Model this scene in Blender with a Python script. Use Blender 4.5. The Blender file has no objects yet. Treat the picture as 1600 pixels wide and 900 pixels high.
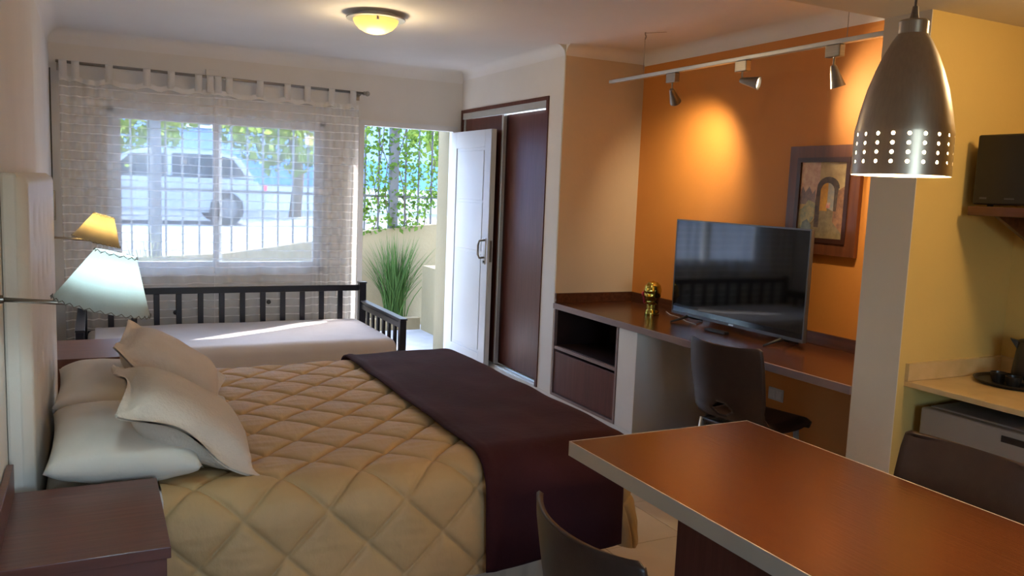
import bpy, bmesh, math, random
from mathutils import Vector, Matrix
random.seed(7)
sc = bpy.context.scene
col = sc.collection
PI = math.pi
# ------------------------------------------------------------------ camera
cam_d = bpy.data.cameras.new('camera'); cam = bpy.data.objects.new('camera', cam_d); col.objects.link(cam)
YAW, PITCH, ROLL, FPX = math.radians(26.921), math.radians(-6.703), math.radians(2.2835), 1294.22
fw = Vector((math.sin(YAW)*math.cos(PITCH), math.cos(YAW)*math.cos(PITCH), math.sin(PITCH)))
rt = Vector((math.cos(YAW), -math.sin(YAW), 0)); up = rt.cross(fw)
r2 = math.cos(ROLL)*rt + math.sin(ROLL)*up; u2 = -math.sin(ROLL)*rt + math.cos(ROLL)*up
cam.matrix_world = Matrix(((r2.x, u2.x, -fw.x, 0), (r2.y, u2.y, -fw.y, 0), (r2.z, u2.z, -fw.z, 1.55), (0, 0, 0, 1)))
cam_d.sensor_width = 36; cam_d.lens = FPX*36/1600; cam_d.clip_start = 0.02; cam_d.clip_end = 300
sc.camera = cam
# ------------------------------------------------------------------ world, sun, exposure
world = bpy.data.worlds.new('sky'); sc.world = world; world.use_nodes = True
wn = world.node_tree.nodes; wl = world.node_tree.links
sky = wn.new('ShaderNodeTexSky'); sky.sky_type = 'NISHITA'; sky.sun_disc = False
sky.sun_elevation = math.radians(42); sky.sun_rotation = math.radians(60); sky.air_density = 1.0; sky.dust_density = 1.5
bg = wn['Background']; wl.new(sky.outputs[0], bg.inputs[0]); bg.inputs[1].default_value = 1.5
sun_d = bpy.data.lights.new('sun', 'SUN'); sun_d.energy = 7.0; sun_d.angle = math.radians(0.6); sun_d.color = (1.0, 0.96, 0.88)
sun = bpy.data.objects.new('sun', sun_d); col.objects.link(sun)
SUN_DIR = Vector((-0.857, -0.515, -0.80)).normalized()
sun.rotation_euler = SUN_DIR.to_track_quat('-Z', 'Y').to_euler()
sc.view_settings.view_transform = 'Standard'; sc.view_settings.look = 'None'; sc.view_settings.gamma = 1.0
sc.view_settings.exposure = 1.12; sc.view_settings.use_curve_mapping = False
def portal(name, loc, sx, sz, rx=-PI/2):
    d = bpy.data.lights.new(name, 'AREA'); d.shape = 'RECTANGLE'; d.size = sx; d.size_y = sz
    d.cycles.is_portal = True
    o = bpy.data.objects.new(name, d); col.objects.link(o); o.location = loc; o.rotation_euler = (rx, 0, 0)
portal('window_daylight', (0.93, 7.16, 1.43), 1.6, 1.22)
portal('door_daylight', (2.49, 7.2, 1.03), 0.85, 2.06)
portal('added_window_daylight', (0.45, -1.8, 1.45), 1.1, 1.3, PI/2)  # portal for the window added behind the camera

# ------------------------------------------------------------------ materials
def mat(name, base, rough=0.5, metal=0.0, noise=0.0, nscale=8.0, base2=None, bump=0.0, bscale=60.0, spec=0.5, stretch=(1, 1, 1), coat=0.0, detail=4.0):
    m = bpy.data.materials.new(name); m.use_nodes = True
    nt = m.node_tree; n = nt.nodes; l = nt.links; b = n['Principled BSDF']
    b.inputs['Roughness'].default_value = rough; b.inputs['Metallic'].default_value = metal
    b.inputs['Specular IOR Level'].default_value = spec; b.inputs['Coat Weight'].default_value = coat
    b.inputs['Coat Roughness'].default_value = 0.08
    tc = n.new('ShaderNodeTexCoord'); mp = n.new('ShaderNodeMapping'); mp.inputs['Scale'].default_value = stretch
    l.new(tc.outputs['Object'], mp.inputs['Vector'])
    tx = n.new('ShaderNodeTexNoise'); tx.inputs['Scale'].default_value = nscale; tx.inputs['Detail'].default_value = detail
    l.new(mp.outputs[0], tx.inputs['Vector'])
    mx = n.new('ShaderNodeMix'); mx.data_type = 'RGBA'
    c1 = tuple(base)+(1,)
    c2 = (tuple(base2)+(1,)) if base2 else tuple(max(0, c*(1-noise)) for c in base)+(1,)
    mx.inputs[6].default_value = c1; mx.inputs[7].default_value = c2
    rp = n.new('ShaderNodeMapRange'); rp.inputs[1].default_value = 0.32; rp.inputs[2].default_value = 0.68
    l.new(tx.outputs['Fac'], rp.inputs[0]); l.new(rp.outputs[0], mx.inputs[0]); l.new(mx.outputs[2], b.inputs['Base Color'])
    if bump:
        t2 = n.new('ShaderNodeTexNoise'); t2.inputs['Scale'].default_value = bscale; t2.inputs['Detail'].default_value = 5
        l.new(mp.outputs[0], t2.inputs['Vector'])
        bp = n.new('ShaderNodeBump'); bp.inputs['Strength'].default_value = bump; bp.inputs['Distance'].default_value = 0.01
        l.new(t2.outputs['Fac'], bp.inputs['Height']); l.new(bp.outputs[0], b.inputs['Normal'])
    return m
def emis(name, colr, strength):
    m = bpy.data.materials.new(name); m.use_nodes = True
    b = m.node_tree.nodes['Principled BSDF']; b.inputs['Base Color'].default_value = tuple(colr)+(1,)
    b.inputs['Emission Color'].default_value = tuple(colr)+(1,); b.inputs['Emission Strength'].default_value = strength
    return m
def translucent(name, colr, fac=0.5, bump=0.0):
    m = bpy.data.materials.new(name); m.use_nodes = True; nt = m.node_tree; n = nt.nodes; l = nt.links
    out = n['Material Output']; n.remove(n['Principled BSDF'])
    d = n.new('ShaderNodeBsdfDiffuse'); t = n.new('ShaderNodeBsdfTranslucent'); mx = n.new('ShaderNodeMixShader')
    tx = n.new('ShaderNodeTexNoise'); tx.inputs['Scale'].default_value = 60
    cm = n.new('ShaderNodeMix'); cm.data_type = 'RGBA'; cm.inputs[6].default_value = tuple(colr)+(1,); cm.inputs[7].default_value = tuple(c*0.88 for c in colr)+(1,)
    l.new(tx.outputs['Fac'], cm.inputs[0])
    l.new(cm.outputs[2], d.inputs[0]); l.new(cm.outputs[2], t.inputs[0])
    mx.inputs[0].default_value = fac; l.new(d.outputs[0], mx.inputs[1]); l.new(t.outputs[0], mx.inputs[2]); l.new(mx.outputs[0], out.inputs[0])
    return m
def glass(name, tint=(0.93, 0.97, 1.0)):
    m = bpy.data.materials.new(name); m.use_nodes = True; nt = m.node_tree; n = nt.nodes; l = nt.links
    out = n['Material Output']; n.remove(n['Principled BSDF'])
    t = n.new('ShaderNodeBsdfTransparent'); t.inputs[0].default_value = tuple(tint)+(1,)
    g = n.new('ShaderNodeBsdfGlossy'); g.inputs['Roughness'].default_value = 0.02
    mx = n.new('ShaderNodeMixShader'); lw = n.new('ShaderNodeLayerWeight'); lw.inputs[0].default_value = 0.25
    l.new(lw.outputs['Fresnel'], mx.inputs[0]); l.new(t.outputs[0], mx.inputs[1]); l.new(g.outputs[0], mx.inputs[2]); l.new(mx.outputs[0], out.inputs[0])
    return m
def sheer_mat(name):
    # woven voile: thin plain ground, opaque weft stripes every 66 mm
    m = bpy.data.materials.new(name); m.use_nodes = True; nt = m.node_tree; n = nt.nodes; l = nt.links
    out = n['Material Output']; n.remove(n['Principled BSDF'])
    tc = n.new('ShaderNodeTexCoord'); sp = n.new('ShaderNodeSeparateXYZ'); l.new(tc.outputs['Object'], sp.inputs[0])
    ns = n.new('ShaderNodeTexNoise'); ns.inputs['Scale'].default_value = 5; l.new(tc.outputs['Object'], ns.inputs['Vector'])
    a = n.new('ShaderNodeMath'); a.operation = 'MULTIPLY_ADD'; a.inputs[1].default_value = 0.02; l.new(ns.outputs['Fac'], a.inputs[0]); l.new(sp.outputs['Z'], a.inputs[2])
    d = n.new('ShaderNodeMath'); d.operation = 'DIVIDE'; d.inputs[1].default_value = 0.066; l.new(a.outputs[0], d.inputs[0])
    f = n.new('ShaderNodeMath'); f.operation = 'FRACT'; l.new(d.outputs[0], f.inputs[0])
    c = n.new('ShaderNodeMath'); c.operation = 'LESS_THAN'; c.inputs[1].default_value = 0.13; l.new(f.outputs[0], c.inputs[0])
    r = n.new('ShaderNodeMapRange'); r.inputs[3].default_value = 0.37; r.inputs[4].default_value = 0.70; l.new(c.outputs[0], r.inputs[0])
    tr = n.new('ShaderNodeBsdfTransparent'); df = n.new('ShaderNodeBsdfDiffuse'); tl = n.new('ShaderNodeBsdfTranslucent')
    for q in (df, tl): q.inputs[0].default_value = (0.93, 0.93, 0.94, 1)
    m1 = n.new('ShaderNodeMixShader'); m1.inputs[0].default_value = 0.38; l.new(df.outputs[0], m1.inputs[1]); l.new(tl.outputs[0], m1.inputs[2])
    m2 = n.new('ShaderNodeMixShader'); l.new(r.outputs[0], m2.inputs[0]); l.new(tr.outputs[0], m2.inputs[1]); l.new(m1.outputs[0], m2.inputs[2])
    l.new(m2.outputs[0], out.inputs[0])
    return m
def wood(name, c1, c2, rough=0.35, axis='y', coat=0.0, scale=3.0, spec=0.5):
    st = {'x': (1, 14, 14), 'y': (14, 1, 14), 'z': (14, 14, 1)}[axis]
    return mat(name, c1, rough, base2=c2, nscale=scale, stretch=st, bump=0.06, bscale=6.0, coat=coat, spec=spec, detail=8)

M = {}
M['wall'] = mat('plaster_white', (0.79, 0.77, 0.745), 0.75, noise=0.05, nscale=2.5, bump=0.12, bscale=35)
M['ceiling'] = mat('plaster_ceiling', (0.83, 0.825, 0.83), 0.75, noise=0.04, nscale=2, bump=0.08, bscale=30)
M['niche'] = mat('plaster_tan', (0.66, 0.54, 0.38), 0.75, noise=0.05, nscale=2.5, bump=0.1, bscale=35)
M['orange'] = mat('plaster_orange', (0.66, 0.26, 0.05), 0.62, noise=0.06, nscale=3, bump=0.1, bscale=40)
M['yellow'] = mat('plaster_ochre', (0.66, 0.46, 0.15), 0.7, noise=0.06, nscale=2.5, bump=0.1, bscale=40)
M['pier'] = mat('plaster_pier', (0.70, 0.62, 0.50), 0.75, noise=0.05, nscale=2.5, bump=0.1, bscale=35)
M['tile'] = mat('ceramic_tile', (0.62, 0.50, 0.37), 0.28, noise=0.12, nscale=5)
M['grout'] = mat('grout', (0.36, 0.29, 0.22), 0.9, noise=0.2, nscale=20)
M['dwood'] = wood('wardrobe_wood', (0.125, 0.037, 0.027), (0.092, 0.026, 0.019), 0.34, 'z', spec=0.28)
M['deskwood'] = wood('desk_wood', (0.115, 0.040, 0.018), (0.070, 0.024, 0.012), 0.24, 'y', spec=0.6)
M['nightwood'] = wood('nightstand_wood', (0.150, 0.050, 0.032), (0.105, 0.034, 0.022), 0.30, 'x', spec=0.55)
M['tablewood'] = wood('table_veneer', (0.115, 0.031, 0.008), (0.098, 0.026, 0.007), 0.26, 'y', spec=0.6)
M['edge'] = mat('aluminium_edge_band', (0.56, 0.52, 0.44), 0.42, metal=0.25, noise=0.08, nscale=6)
M['deskedge'] = mat('desk_edge_band', (0.25, 0.17, 0.16), 0.4, noise=0.1, nscale=10)
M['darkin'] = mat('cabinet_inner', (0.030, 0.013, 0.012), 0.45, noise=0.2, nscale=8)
M['alu'] = mat('aluminium', (0.60, 0.62, 0.62), 0.35, metal=0.7, noise=0.06, nscale=10, stretch=(1, 1, 12))
M['steel'] = mat('brushed_steel', (0.36, 0.33, 0.30), 0.30, metal=1.0, noise=0.12, nscale=6, stretch=(1, 1, 30))
M['pendant'] = mat('pendant_steel', (0.52, 0.46, 0.40), 0.34, metal=1.0, noise=0.10, nscale=5, stretch=(30, 30, 1))
M['shadein'] = mat('shade_inner_white', (0.85, 0.80, 0.70), 0.6, noise=0.03)
M['white'] = mat('white_lacquer', (0.64, 0.66, 0.69), 0.35, noise=0.03, nscale=4)
M['whiteframe'] = mat('white_frame', (0.74, 0.75, 0.77), 0.4, noise=0.03, nscale=4)
M['plastic'] = mat('brown_plastic', (0.040, 0.024, 0.019), 0.36, noise=0.15, nscale=30, bump=0.05, bscale=250, spec=0.3)
M['black'] = mat('black_plastic', (0.012, 0.011, 0.011), 0.35, noise=0.2, nscale=20)
M['screen'] = mat('screen_glass', (0.006, 0.006, 0.007), 0.05, noise=0.1, nscale=2, spec=0.6)
M['tvbezel'] = mat('tv_bezel', (0.10, 0.10, 0.11), 0.35, metal=0.5, noise=0.1, nscale=10)
M['navy'] = mat('navy_paint', (0.012, 0.014, 0.026), 0.32, noise=0.15, nscale=8)
M['sheet'] = mat('bed_sheet', (0.66, 0.64, 0.66), 0.85, noise=0.06, nscale=6, bump=0.2, bscale=12)
M['quilt'] = mat('khaki_quilt', (0.58, 0.385, 0.175), 0.62, noise=0.10, nscale=5, bump=0.35, bscale=22, stretch=(1.5, 0.5, 1))
M['throw'] = mat('aubergine_throw', (0.046, 0.011, 0.015), 0.8, spec=0.15, noise=0.35, nscale=4, bump=0.15, bscale=30)
M['throw'].node_tree.nodes['Principled BSDF'].inputs['Sheen Weight'].default_value = 0.10
M['throw'].node_tree.nodes['Principled BSDF'].inputs['Sheen Tint'].default_value = (0.5, 0.3, 0.32, 1)
M['pillow'] = mat('pillow_cotton', (0.76, 0.71, 0.63), 0.85, noise=0.05, nscale=6, bump=0.25, bscale=14)
M['sham'] = mat('sham_cotton', (0.72, 0.64, 0.55), 0.85, noise=0.08, nscale=8, bump=0.5, bscale=90)
M['skirt'] = mat('bed_skirt', (0.70, 0.58, 0.42), 0.85, noise=0.06, nscale=6, bump=0.2, bscale=14)
M['leather'] = mat('headboard_leatherette', (0.74, 0.68, 0.61), 0.45, noise=0.06, nscale=5, bump=0.1, bscale=60)
M['gold'] = mat('gold_glaze', (0.62, 0.50, 0.12), 0.12, metal=1.0, base2=(0.30, 0.27, 0.06), nscale=22)
M['red'] = mat('red_ribbon', (0.55, 0.03, 0.06), 0.6, noise=0.2, nscale=30)
M['marble'] = mat('beige_stone', (0.60, 0.43, 0.22), 0.3, base2=(0.50, 0.35, 0.16), nscale=12, detail=10)
M['fridge'] = mat('fridge_grey', (0.27, 0.235, 0.20), 0.4, noise=0.04, nscale=4)
M['pframe'] = wood('picture_frame_wood', (0.17, 0.055, 0.022), (0.11, 0.035, 0.016), 0.4, 'z')
M['pframe_in'] = mat('picture_frame_inner', (0.055, 0.018, 0.012), 0.4, noise=0.2, nscale=12)
M['sheer'] = sheer_mat('striped_voile')
M['glass'] = glass('window_glass')
M['hem'] = translucent('curtain_tab_cloth', (0.90, 0.89, 0.88), 0.15)
M['stitch'] = mat('shade_lacing', (0.22, 0.20, 0.18), 0.7, noise=0.2, nscale=30)
M['cream'] = mat('exterior_cream', (0.24, 0.195, 0.115), 0.85, noise=0.08, nscale=3, bump=0.3, bscale=30)
M['patio'] = mat('patio_stone', (0.46, 0.45, 0.46), 0.8, noise=0.15, nscale=6, bump=0.2, bscale=30)
M['street'] = mat('street_concrete', (0.19, 0.195, 0.22), 0.9, noise=0.12, nscale=1.5, bump=0.1, bscale=8)
M['soil'] = mat('planter_soil', (0.10, 0.06, 0.04), 0.95, noise=0.4, nscale=30, bump=0.6, bscale=40)
M['leaf'] = translucent('ivy_leaf', (0.10, 0.17, 0.035), 0.45)
M['leaf2'] = translucent('tree_leaf', (0.20, 0.27, 0.06), 0.5)
M['blade'] = translucent('grass_blade', (0.085, 0.16, 0.05), 0.35)
M['dry'] = translucent('dry_blade', (0.30, 0.29, 0.18), 0.35)
M['bark'] = mat('bark', (0.14, 0.10, 0.07), 0.9, noise=0.3, nscale=20, bump=0.4)
M['fence'] = mat('fence_iron', (0.11, 0.115, 0.125), 0.5, metal=0.3, noise=0.1, nscale=10)
M['carpaint'] = mat('silver_car_paint', (0.20, 0.22, 0.26), 0.3, metal=0.4, noise=0.03, nscale=3)
M['carglass'] = mat('car_glass', (0.02, 0.03, 0.04), 0.05, noise=0.1, nscale=3)
M['rubber'] = mat('rubber', (0.02, 0.02, 0.02), 0.8, noise=0.2, nscale=20)
M['bluewall'] = mat('blue_wall', (0.10, 0.24, 0.60), 0.7, noise=0.12, nscale=1.5)
M['palewall'] = mat('pale_wall', (0.45, 0.48, 0.55), 0.8, noise=0.08, nscale=1)
M['strap'] = mat('shutter_strap_cloth', (0.05, 0.045, 0.04), 0.8, noise=0.2, nscale=40)

# ------------------------------------------------------------------ mesh helpers
class MB:
    def __init__(s): s.bm = bmesh.new()
    def box(s, a, b, bev=0.0, seg=2, mtx=None):
        r = bmesh.ops.create_cube(s.bm, size=1.0)
        vs = r['verts']; c = [(a[i]+b[i])/2 for i in range(3)]; d = [abs(b[i]-a[i]) for i in range(3)]
        for v in vs: v.co = Vector((c[0]+v.co.x*d[0], c[1]+v.co.y*d[1], c[2]+v.co.z*d[2]))
        if bev:
            es = list({e for v in vs for e in v.link_edges})
            r2_ = bmesh.ops.bevel(s.bm, geom=es, offset=bev, segments=seg, profile=0.5, affect='EDGES')
            vs = list({v for f in r2_['faces'] for v in f.verts} | {v for v in vs if v.is_valid})
        if mtx is not None:
            for v in vs: v.co = mtx @ v.co
        return s
    def tube(s, pts, rad, n=12, cap=True):
        pts = [Vector(p) for p in pts]; k = len(pts)
        rads = rad if isinstance(rad, (list, tuple)) else [rad]*k
        rings = []; prev = None
        for i, p in enumerate(pts):
            t = (pts[min(i+1, k-1)]-pts[max(i-1, 0)]).normalized()
            if prev is None:
                a = Vector((0, 0, 1)) if abs(t.z) < 0.9 else Vector((1, 0, 0)); u = t.cross(a).normalized()
            else: u = (prev - t*prev.dot(t)).normalized()
            prev = u; w = t.cross(u)
            rings.append([s.bm.verts.new(p + (u*math.cos(2*PI*j/n)+w*math.sin(2*PI*j/n))*rads[i]) for j in range(n)])
        for i in range(k-1):
            for j in range(n): s.bm.faces.new((rings[i][j], rings[i][(j+1) % n], rings[i+1][(j+1) % n], rings[i+1][j]))
        if cap:
            s.bm.faces.new(rings[0][::-1]); s.bm.faces.new(rings[-1])
        return s
    def lathe(s, prof, c=(0, 0, 0), n=40, close=False, mtx=None):
        rings = []
        for r, z in prof:
            if r < 1e-6:
                rings.append([s.bm.verts.new((c[0], c[1], c[2]+z))])
            else: rings.append([s.bm.verts.new((c[0]+r*math.cos(2*PI*j/n), c[1]+r*math.sin(2*PI*j/n), c[2]+z)) for j in range(n)])
        for a, b in zip(rings, rings[1:]):
            for j in range(n):
                q = [a[j % len(a)], a[(j+1) % len(a)], b[(j+1) % len(b)], b[j % len(b)]]
                q2 = []
                for v in q:
                    if v not in q2: q2.append(v)
                if len(q2) > 2: s.bm.faces.new(q2)
        if mtx is not None:
            for rg in rings:
                for v in rg: v.co = mtx @ v.co
        return s
    def grid(s, nu, nv, fn, keep=None):
        V = [[s.bm.verts.new(fn(i/nu, j/nv)) for j in range(nv+1)] for i in range(nu+1)]
        for i in range(nu):
            for j in range(nv):
                if keep is None or keep((i+.5)/nu, (j+.5)/nv):
                    s.bm.faces.new((V[i][j], V[i+1][j], V[i+1][j+1], V[i][j+1]))
        return s
    def prism(s, poly, a, b, axis='x'):
        # poly: 2D points, extruded along axis from a to b
        def P(p, t):
            return {'x': (t, p[0], p[1]), 'y': (p[0], t, p[1]), 'z': (p[0], p[1], t)}[axis]
        A = [s.bm.verts.new(P(p, a)) for p in poly]; B = [s.bm.verts.new(P(p, b)) for p in poly]
        s.bm.faces.new(A[::-1]); s.bm.faces.new(B); k = len(poly)
        for i in range(k): s.bm.faces.new((A[i], A[(i+1) % k], B[(i+1) % k], B[i]))
        return s
    def ico(s, c, r, sub=2, sc_=(1, 1, 1)):
        q = bmesh.ops.create_icosphere(s.bm, subdivisions=sub, radius=r)
        for v in q['verts']: v.co = Vector((c[0]+v.co.x*sc_[0], c[1]+v.co.y*sc_[1], c[2]+v.co.z*sc_[2]))
        return s
    def build(s, name, m, parent=None, smooth=False, origin=None, auto=False, double=0.0):
        bm = s.bm
        if double: bmesh.ops.remove_doubles(bm, verts=bm.verts, dist=double)
        bmesh.ops.recalc_face_normals(bm, faces=bm.faces)
        if smooth or auto:
            for f in bm.faces: f.smooth = True
        if auto:
            for e in bm.edges:
                if len(e.link_faces) == 2 and e.calc_face_angle(0) > 0.6: e.smooth = False
        me = bpy.data.meshes.new(name)
        o = bpy.data.objects.new(name, me); col.objects.link(o)
        if origin is None and parent is None:
            vs = [v.co for v in bm.verts]
            if vs:
                origin = ((min(v.x for v in vs)+max(v.x for v in vs))/2, (min(v.y for v in vs)+max(v.y for v in vs))/2, min(v.z for v in vs))
        if origin is not None:
            off = Vector(origin)
            for v in bm.verts: v.co -= off
            o.location = off
        bm.to_mesh(me); bm.free()
        if m is not None: me.materials.append(m)
        if parent is not None: o.parent = parent
        return o
def box(a, b, bev=0.0, seg=2): return MB().box(a, b, bev, seg)
def tag(o, label=None, cat=None, group=None, kind=None):
    if label: o['label'] = label
    if cat: o['category'] = cat
    if group: o['group'] = group
    if kind: o['kind'] = kind
    return o
def struct(o, label=None): return tag(o, label, kind='structure')
def thing(name, label, cat, loc=(0, 0, 0), rz=0.0, group=None):
    o = bpy.data.objects.new(name, None); col.objects.link(o); o.empty_display_size = 0.1
    o.location = loc; o.rotation_euler = (0, 0, rz)
    return tag(o, label, cat, group)
def at_origin(root, o):
    # children built in world coordinates: cancel the parent's transform
    o.parent = root; o.matrix_parent_inverse = Matrix.LocRotScale(root.location, root.rotation_euler, root.scale).inverted()
    return o
def copy_tree(o, parent=None):
    c = o.copy(); col.objects.link(c); c.parent = parent
    for ch in list(o.children): copy_tree(ch, c)
    return c
def solid(o, t, off=-1.0):
    md = o.modifiers.new('thickness', 'SOLIDIFY'); md.thickness = t; md.offset = off; return o
def subsurf(o, n=1):
    md = o.modifiers.new('smooth', 'SUBSURF'); md.levels = n; md.render_levels = n; return o
def pointlight(name, loc, power, colr, radius=0.03, parent=None):
    d = bpy.data.lights.new(name, 'POINT'); d.energy = power; d.color = colr; d.shadow_soft_size = radius
    o = bpy.data.objects.new(name, d); col.objects.link(o); o.location = loc
    if parent is not None: at_origin(parent, o)
    return o

# ------------------------------------------------------------------ setting
YW = 7.025; XW = 2.99; XO = 3.665; ZC = 2.585; ZB = 2.33; YB = 2.52; YN = 5.205
XL = -0.235; XL2 = -0.272; YJ = 4.48; YBK = -1.7
# floor with tiles
fl = struct(box((-0.5, YBK-0.2, -0.12), (3.95, YW+0.16, -0.004)).build('floor', M['grout']), 'beige tiled floor')
T = 0.42; tm = None
gx = 2.41; gy = 2.90
i0 = math.floor((-0.40-gx)/T); i1 = math.ceil((3.75-gx)/T); j0 = math.floor((YBK-gy)/T); j1 = math.ceil((YW-gy)/T)
for i in range(i0, i1):
    for j in range(j0, j1):
        x, y = gx+i*T, gy+j*T
        if x+T > 3.95 or y < YBK-0.2 or y+T > YW+0.16: continue
        if x > 3.0 and y > 4.2: continue
        if tm is None:
            t = box((-T/2+0.0015, -T/2+0.0015, -0.004), (T/2-0.0015, T/2-0.0015, 0.0), 0.001, 1).build('tile', M['tile'], fl, origin=(0, 0, 0)); tm = t.data
        else:
            t = bpy.data.objects.new('tile', tm); col.objects.link(t); t.parent = fl
        t.matrix_parent_inverse = Matrix.Translation(-fl.location); t.location = (x+T/2, y+T/2, 0)
# ceiling
struct(box((-0.5, YB, ZC), (3.95, YW+0.16, ZC+0.15)).build('ceiling', M['ceiling']), 'white plaster ceiling over the bed area')
struct(box((-0.5, YBK-0.2, ZB), (3.95, YB, ZC+0.15)).build('ceiling_lowered', M['pier']), 'lowered ceiling slab over the dining area')
# left wall with a rounded jog beside the headboard
wl_ = MB(); rr = 0.03
poly = [(-0.5, YBK-0.2), (XL, YBK-0.2)] + [(XL-rr+rr*math.cos(a), YJ-rr+rr*math.sin(a)) for a in [k*PI/16 for k in range(9)]] + [(XL2, YJ), (XL2, YW), (-0.5, YW)]
wl_.prism(poly, 0, ZC, 'z'); struct(wl_.build('wall_left', M['wall'], auto=True), 'white plaster wall behind the headboard')
# far wall with window and door openings (built from slabs joined in one mesh)
WX0, WX1, WZ0, WZ1 = 0.10, 1.76, 0.80, 2.06
DX0, DX1, DZ1 = 2.085, 2.905, 2.055
w = MB(); y0, y1 = YW, YW+0.16
w.box((-0.5, y0, 0), (WX0, y1, ZC)).box((WX0, y0, 0), (WX1, y1, WZ0)).box((WX0, y0, WZ1), (WX1, y1, ZC)).box((WX1, y0, 0), (DX0-0.045, y1, ZC)).box((DX0-0.045, y0, DZ1+0.045), (DX1+0.045, y1, ZC)).box((DX1+0.045, y0, 0), (3.95, y1, ZC))
struct(w.build('wall_far', M['wall'], double=1e-5), 'white window wall with the entrance')
# wardrobe wall (plane XW) with the wardrobe opening, plinth and pier
WY0, WY1, WRZ0, WRZ1 = 5.403, YW, 0.072, 2.25
w = MB(); w.box((XW, YN, WRZ0), (XW+0.12, WY0, ZC)).box((XW, WY0, WRZ1), (XW+0.12, YW, ZC)); w.box((XW+0.12, YN, 0), (3.95, YN+0.10, ZC))
struct(w.build('wall_wardrobe', M['wall'], double=1e-5), 'white wall around the built-in wardrobe')
struct(box((XW+0.002, YN-0.012, 0.0), (3.70, YN, ZC)).build('wall_niche', M['niche']), 'tan wall at the end of the desk niche')
struct(box((XW, 4.153, 0), (XW+0.60, YW, 0.070)).build('baseboard_right', M['wall']), 'white plinth below wardrobe and shelf unit')
struct(box((XW, 4.153, 0.070), (XO, 4.352, 0.708), 0.003).build('wall_pier', M['wall']), 'white pier carrying the desk top')
struct(box((XO, 2.3, 0), (3.95, YN, ZC)).build('wall_right', M['orange']), 'orange accent wall behind the television')
struct(box((XO, YBK-0.2, 0), (3.95, 2.3, ZB)).build('wall_kitchen', M['yellow']), 'ochre kitchen wall')
struct(box((XW, 2.296, 0), (XO, YB-0.02, ZB)).build('wall_partition', M['yellow']), 'ochre partition wall beside the column')
struct(box((XW-0.004, 2.296, 0), (XW-0.0002, YB, ZB)).build('trim_1', M['pier']), 'pale column face at the end of the partition')
RX0_, RX1_, RZ0_, RZ1_ = -0.1, 1.0, 0.8, 2.1
w = MB(); w.box((-0.5, YBK-0.2, 0), (RX0_, YBK, ZB)).box((RX1_, YBK-0.2, 0), (3.95, YBK, ZB)).box((RX0_, YBK-0.2, 0), (RX1_, YBK, RZ0_)).box((RX0_, YBK-0.2, RZ1_), (RX1_, YBK, ZB))
struct(w.build('wall_back', M['wall'], double=1e-5), 'white wall with an added window opening behind the camera')
w = MB(); ya, yb = YBK-0.12, YBK-0.06
w.box((RX0_, ya, RZ0_), (RX0_+0.05, yb, RZ1_)).box((RX1_-0.05, ya, RZ0_), (RX1_, yb, RZ1_)).box((RX0_+0.05, ya, RZ0_), (RX1_-0.05, yb, RZ0_+0.05)).box((RX0_+0.05, ya, RZ1_-0.05), (RX1_-0.05, yb, RZ1_)).box((0.42, ya, RZ0_+0.05), (0.48, yb, RZ1_-0.05))
win_added = struct(w.build('window_added', M['whiteframe']), 'white framed window added behind the camera for more daylight')  # unseen window, added to bring daylight onto the bed and left wall
for xa, xb in ((RX0_+0.05, 0.42), (0.48, RX1_-0.05)): at_origin(win_added, box((xa, YBK-0.093, RZ0_+0.05), (xb, YBK-0.087, RZ1_-0.05)).build('pane', M['glass'], origin=(0, 0, 0)))
# plaster coves
def cove(n, p0, p1, inward, r=0.085):
    p0 = Vector(p0); p1 = Vector(p1); d = Vector(inward); m_ = MB(); k = 8
    prof = [(r - r*math.sin(a), -(r - r*math.cos(a))) for a in [q*PI/2/k for q in range(k+1)]] + [(0, 0)]
    A = [m_.bm.verts.new(p0+d*u+Vector((0, 0, v))) for u, v in prof]; B = [m_.bm.verts.new(p1+d*u+Vector((0, 0, v))) for u, v in prof]
    for q in range(len(A)): m_.bm.faces.new((A[q], A[(q+1) % len(A)], B[(q+1) % len(A)], B[q]))
    m_.bm.faces.new(A); m_.bm.faces.new(B[::-1])
    struct(m_.build('trim_%d' % n, M['ceiling'], smooth=False, auto=True), 'plaster cove along the ceiling')
cove(2, (XL2, YW, ZC), (XW, YW, ZC), (0, -1, 0), 0.10)
cove(3, (XL, YB, ZC), (XL, YJ-0.01, ZC), (1, 0, 0), 0.10)
cove(8, (XL2, YJ-0.01, ZC), (XL2, YW, ZC), (1, 0, 0), 0.10)
cove(4, (XW, YN, ZC), (XW, YW, ZC), (-1, 0, 0), 0.075)
cove(5, (XW, YN-0.012, ZC), (XO, YN-0.012, ZC), (0, -1, 0), 0.075)
cove(6, (XO, YB, ZC), (XO, YN, ZC), (-1, 0, 0), 0.085)

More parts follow.
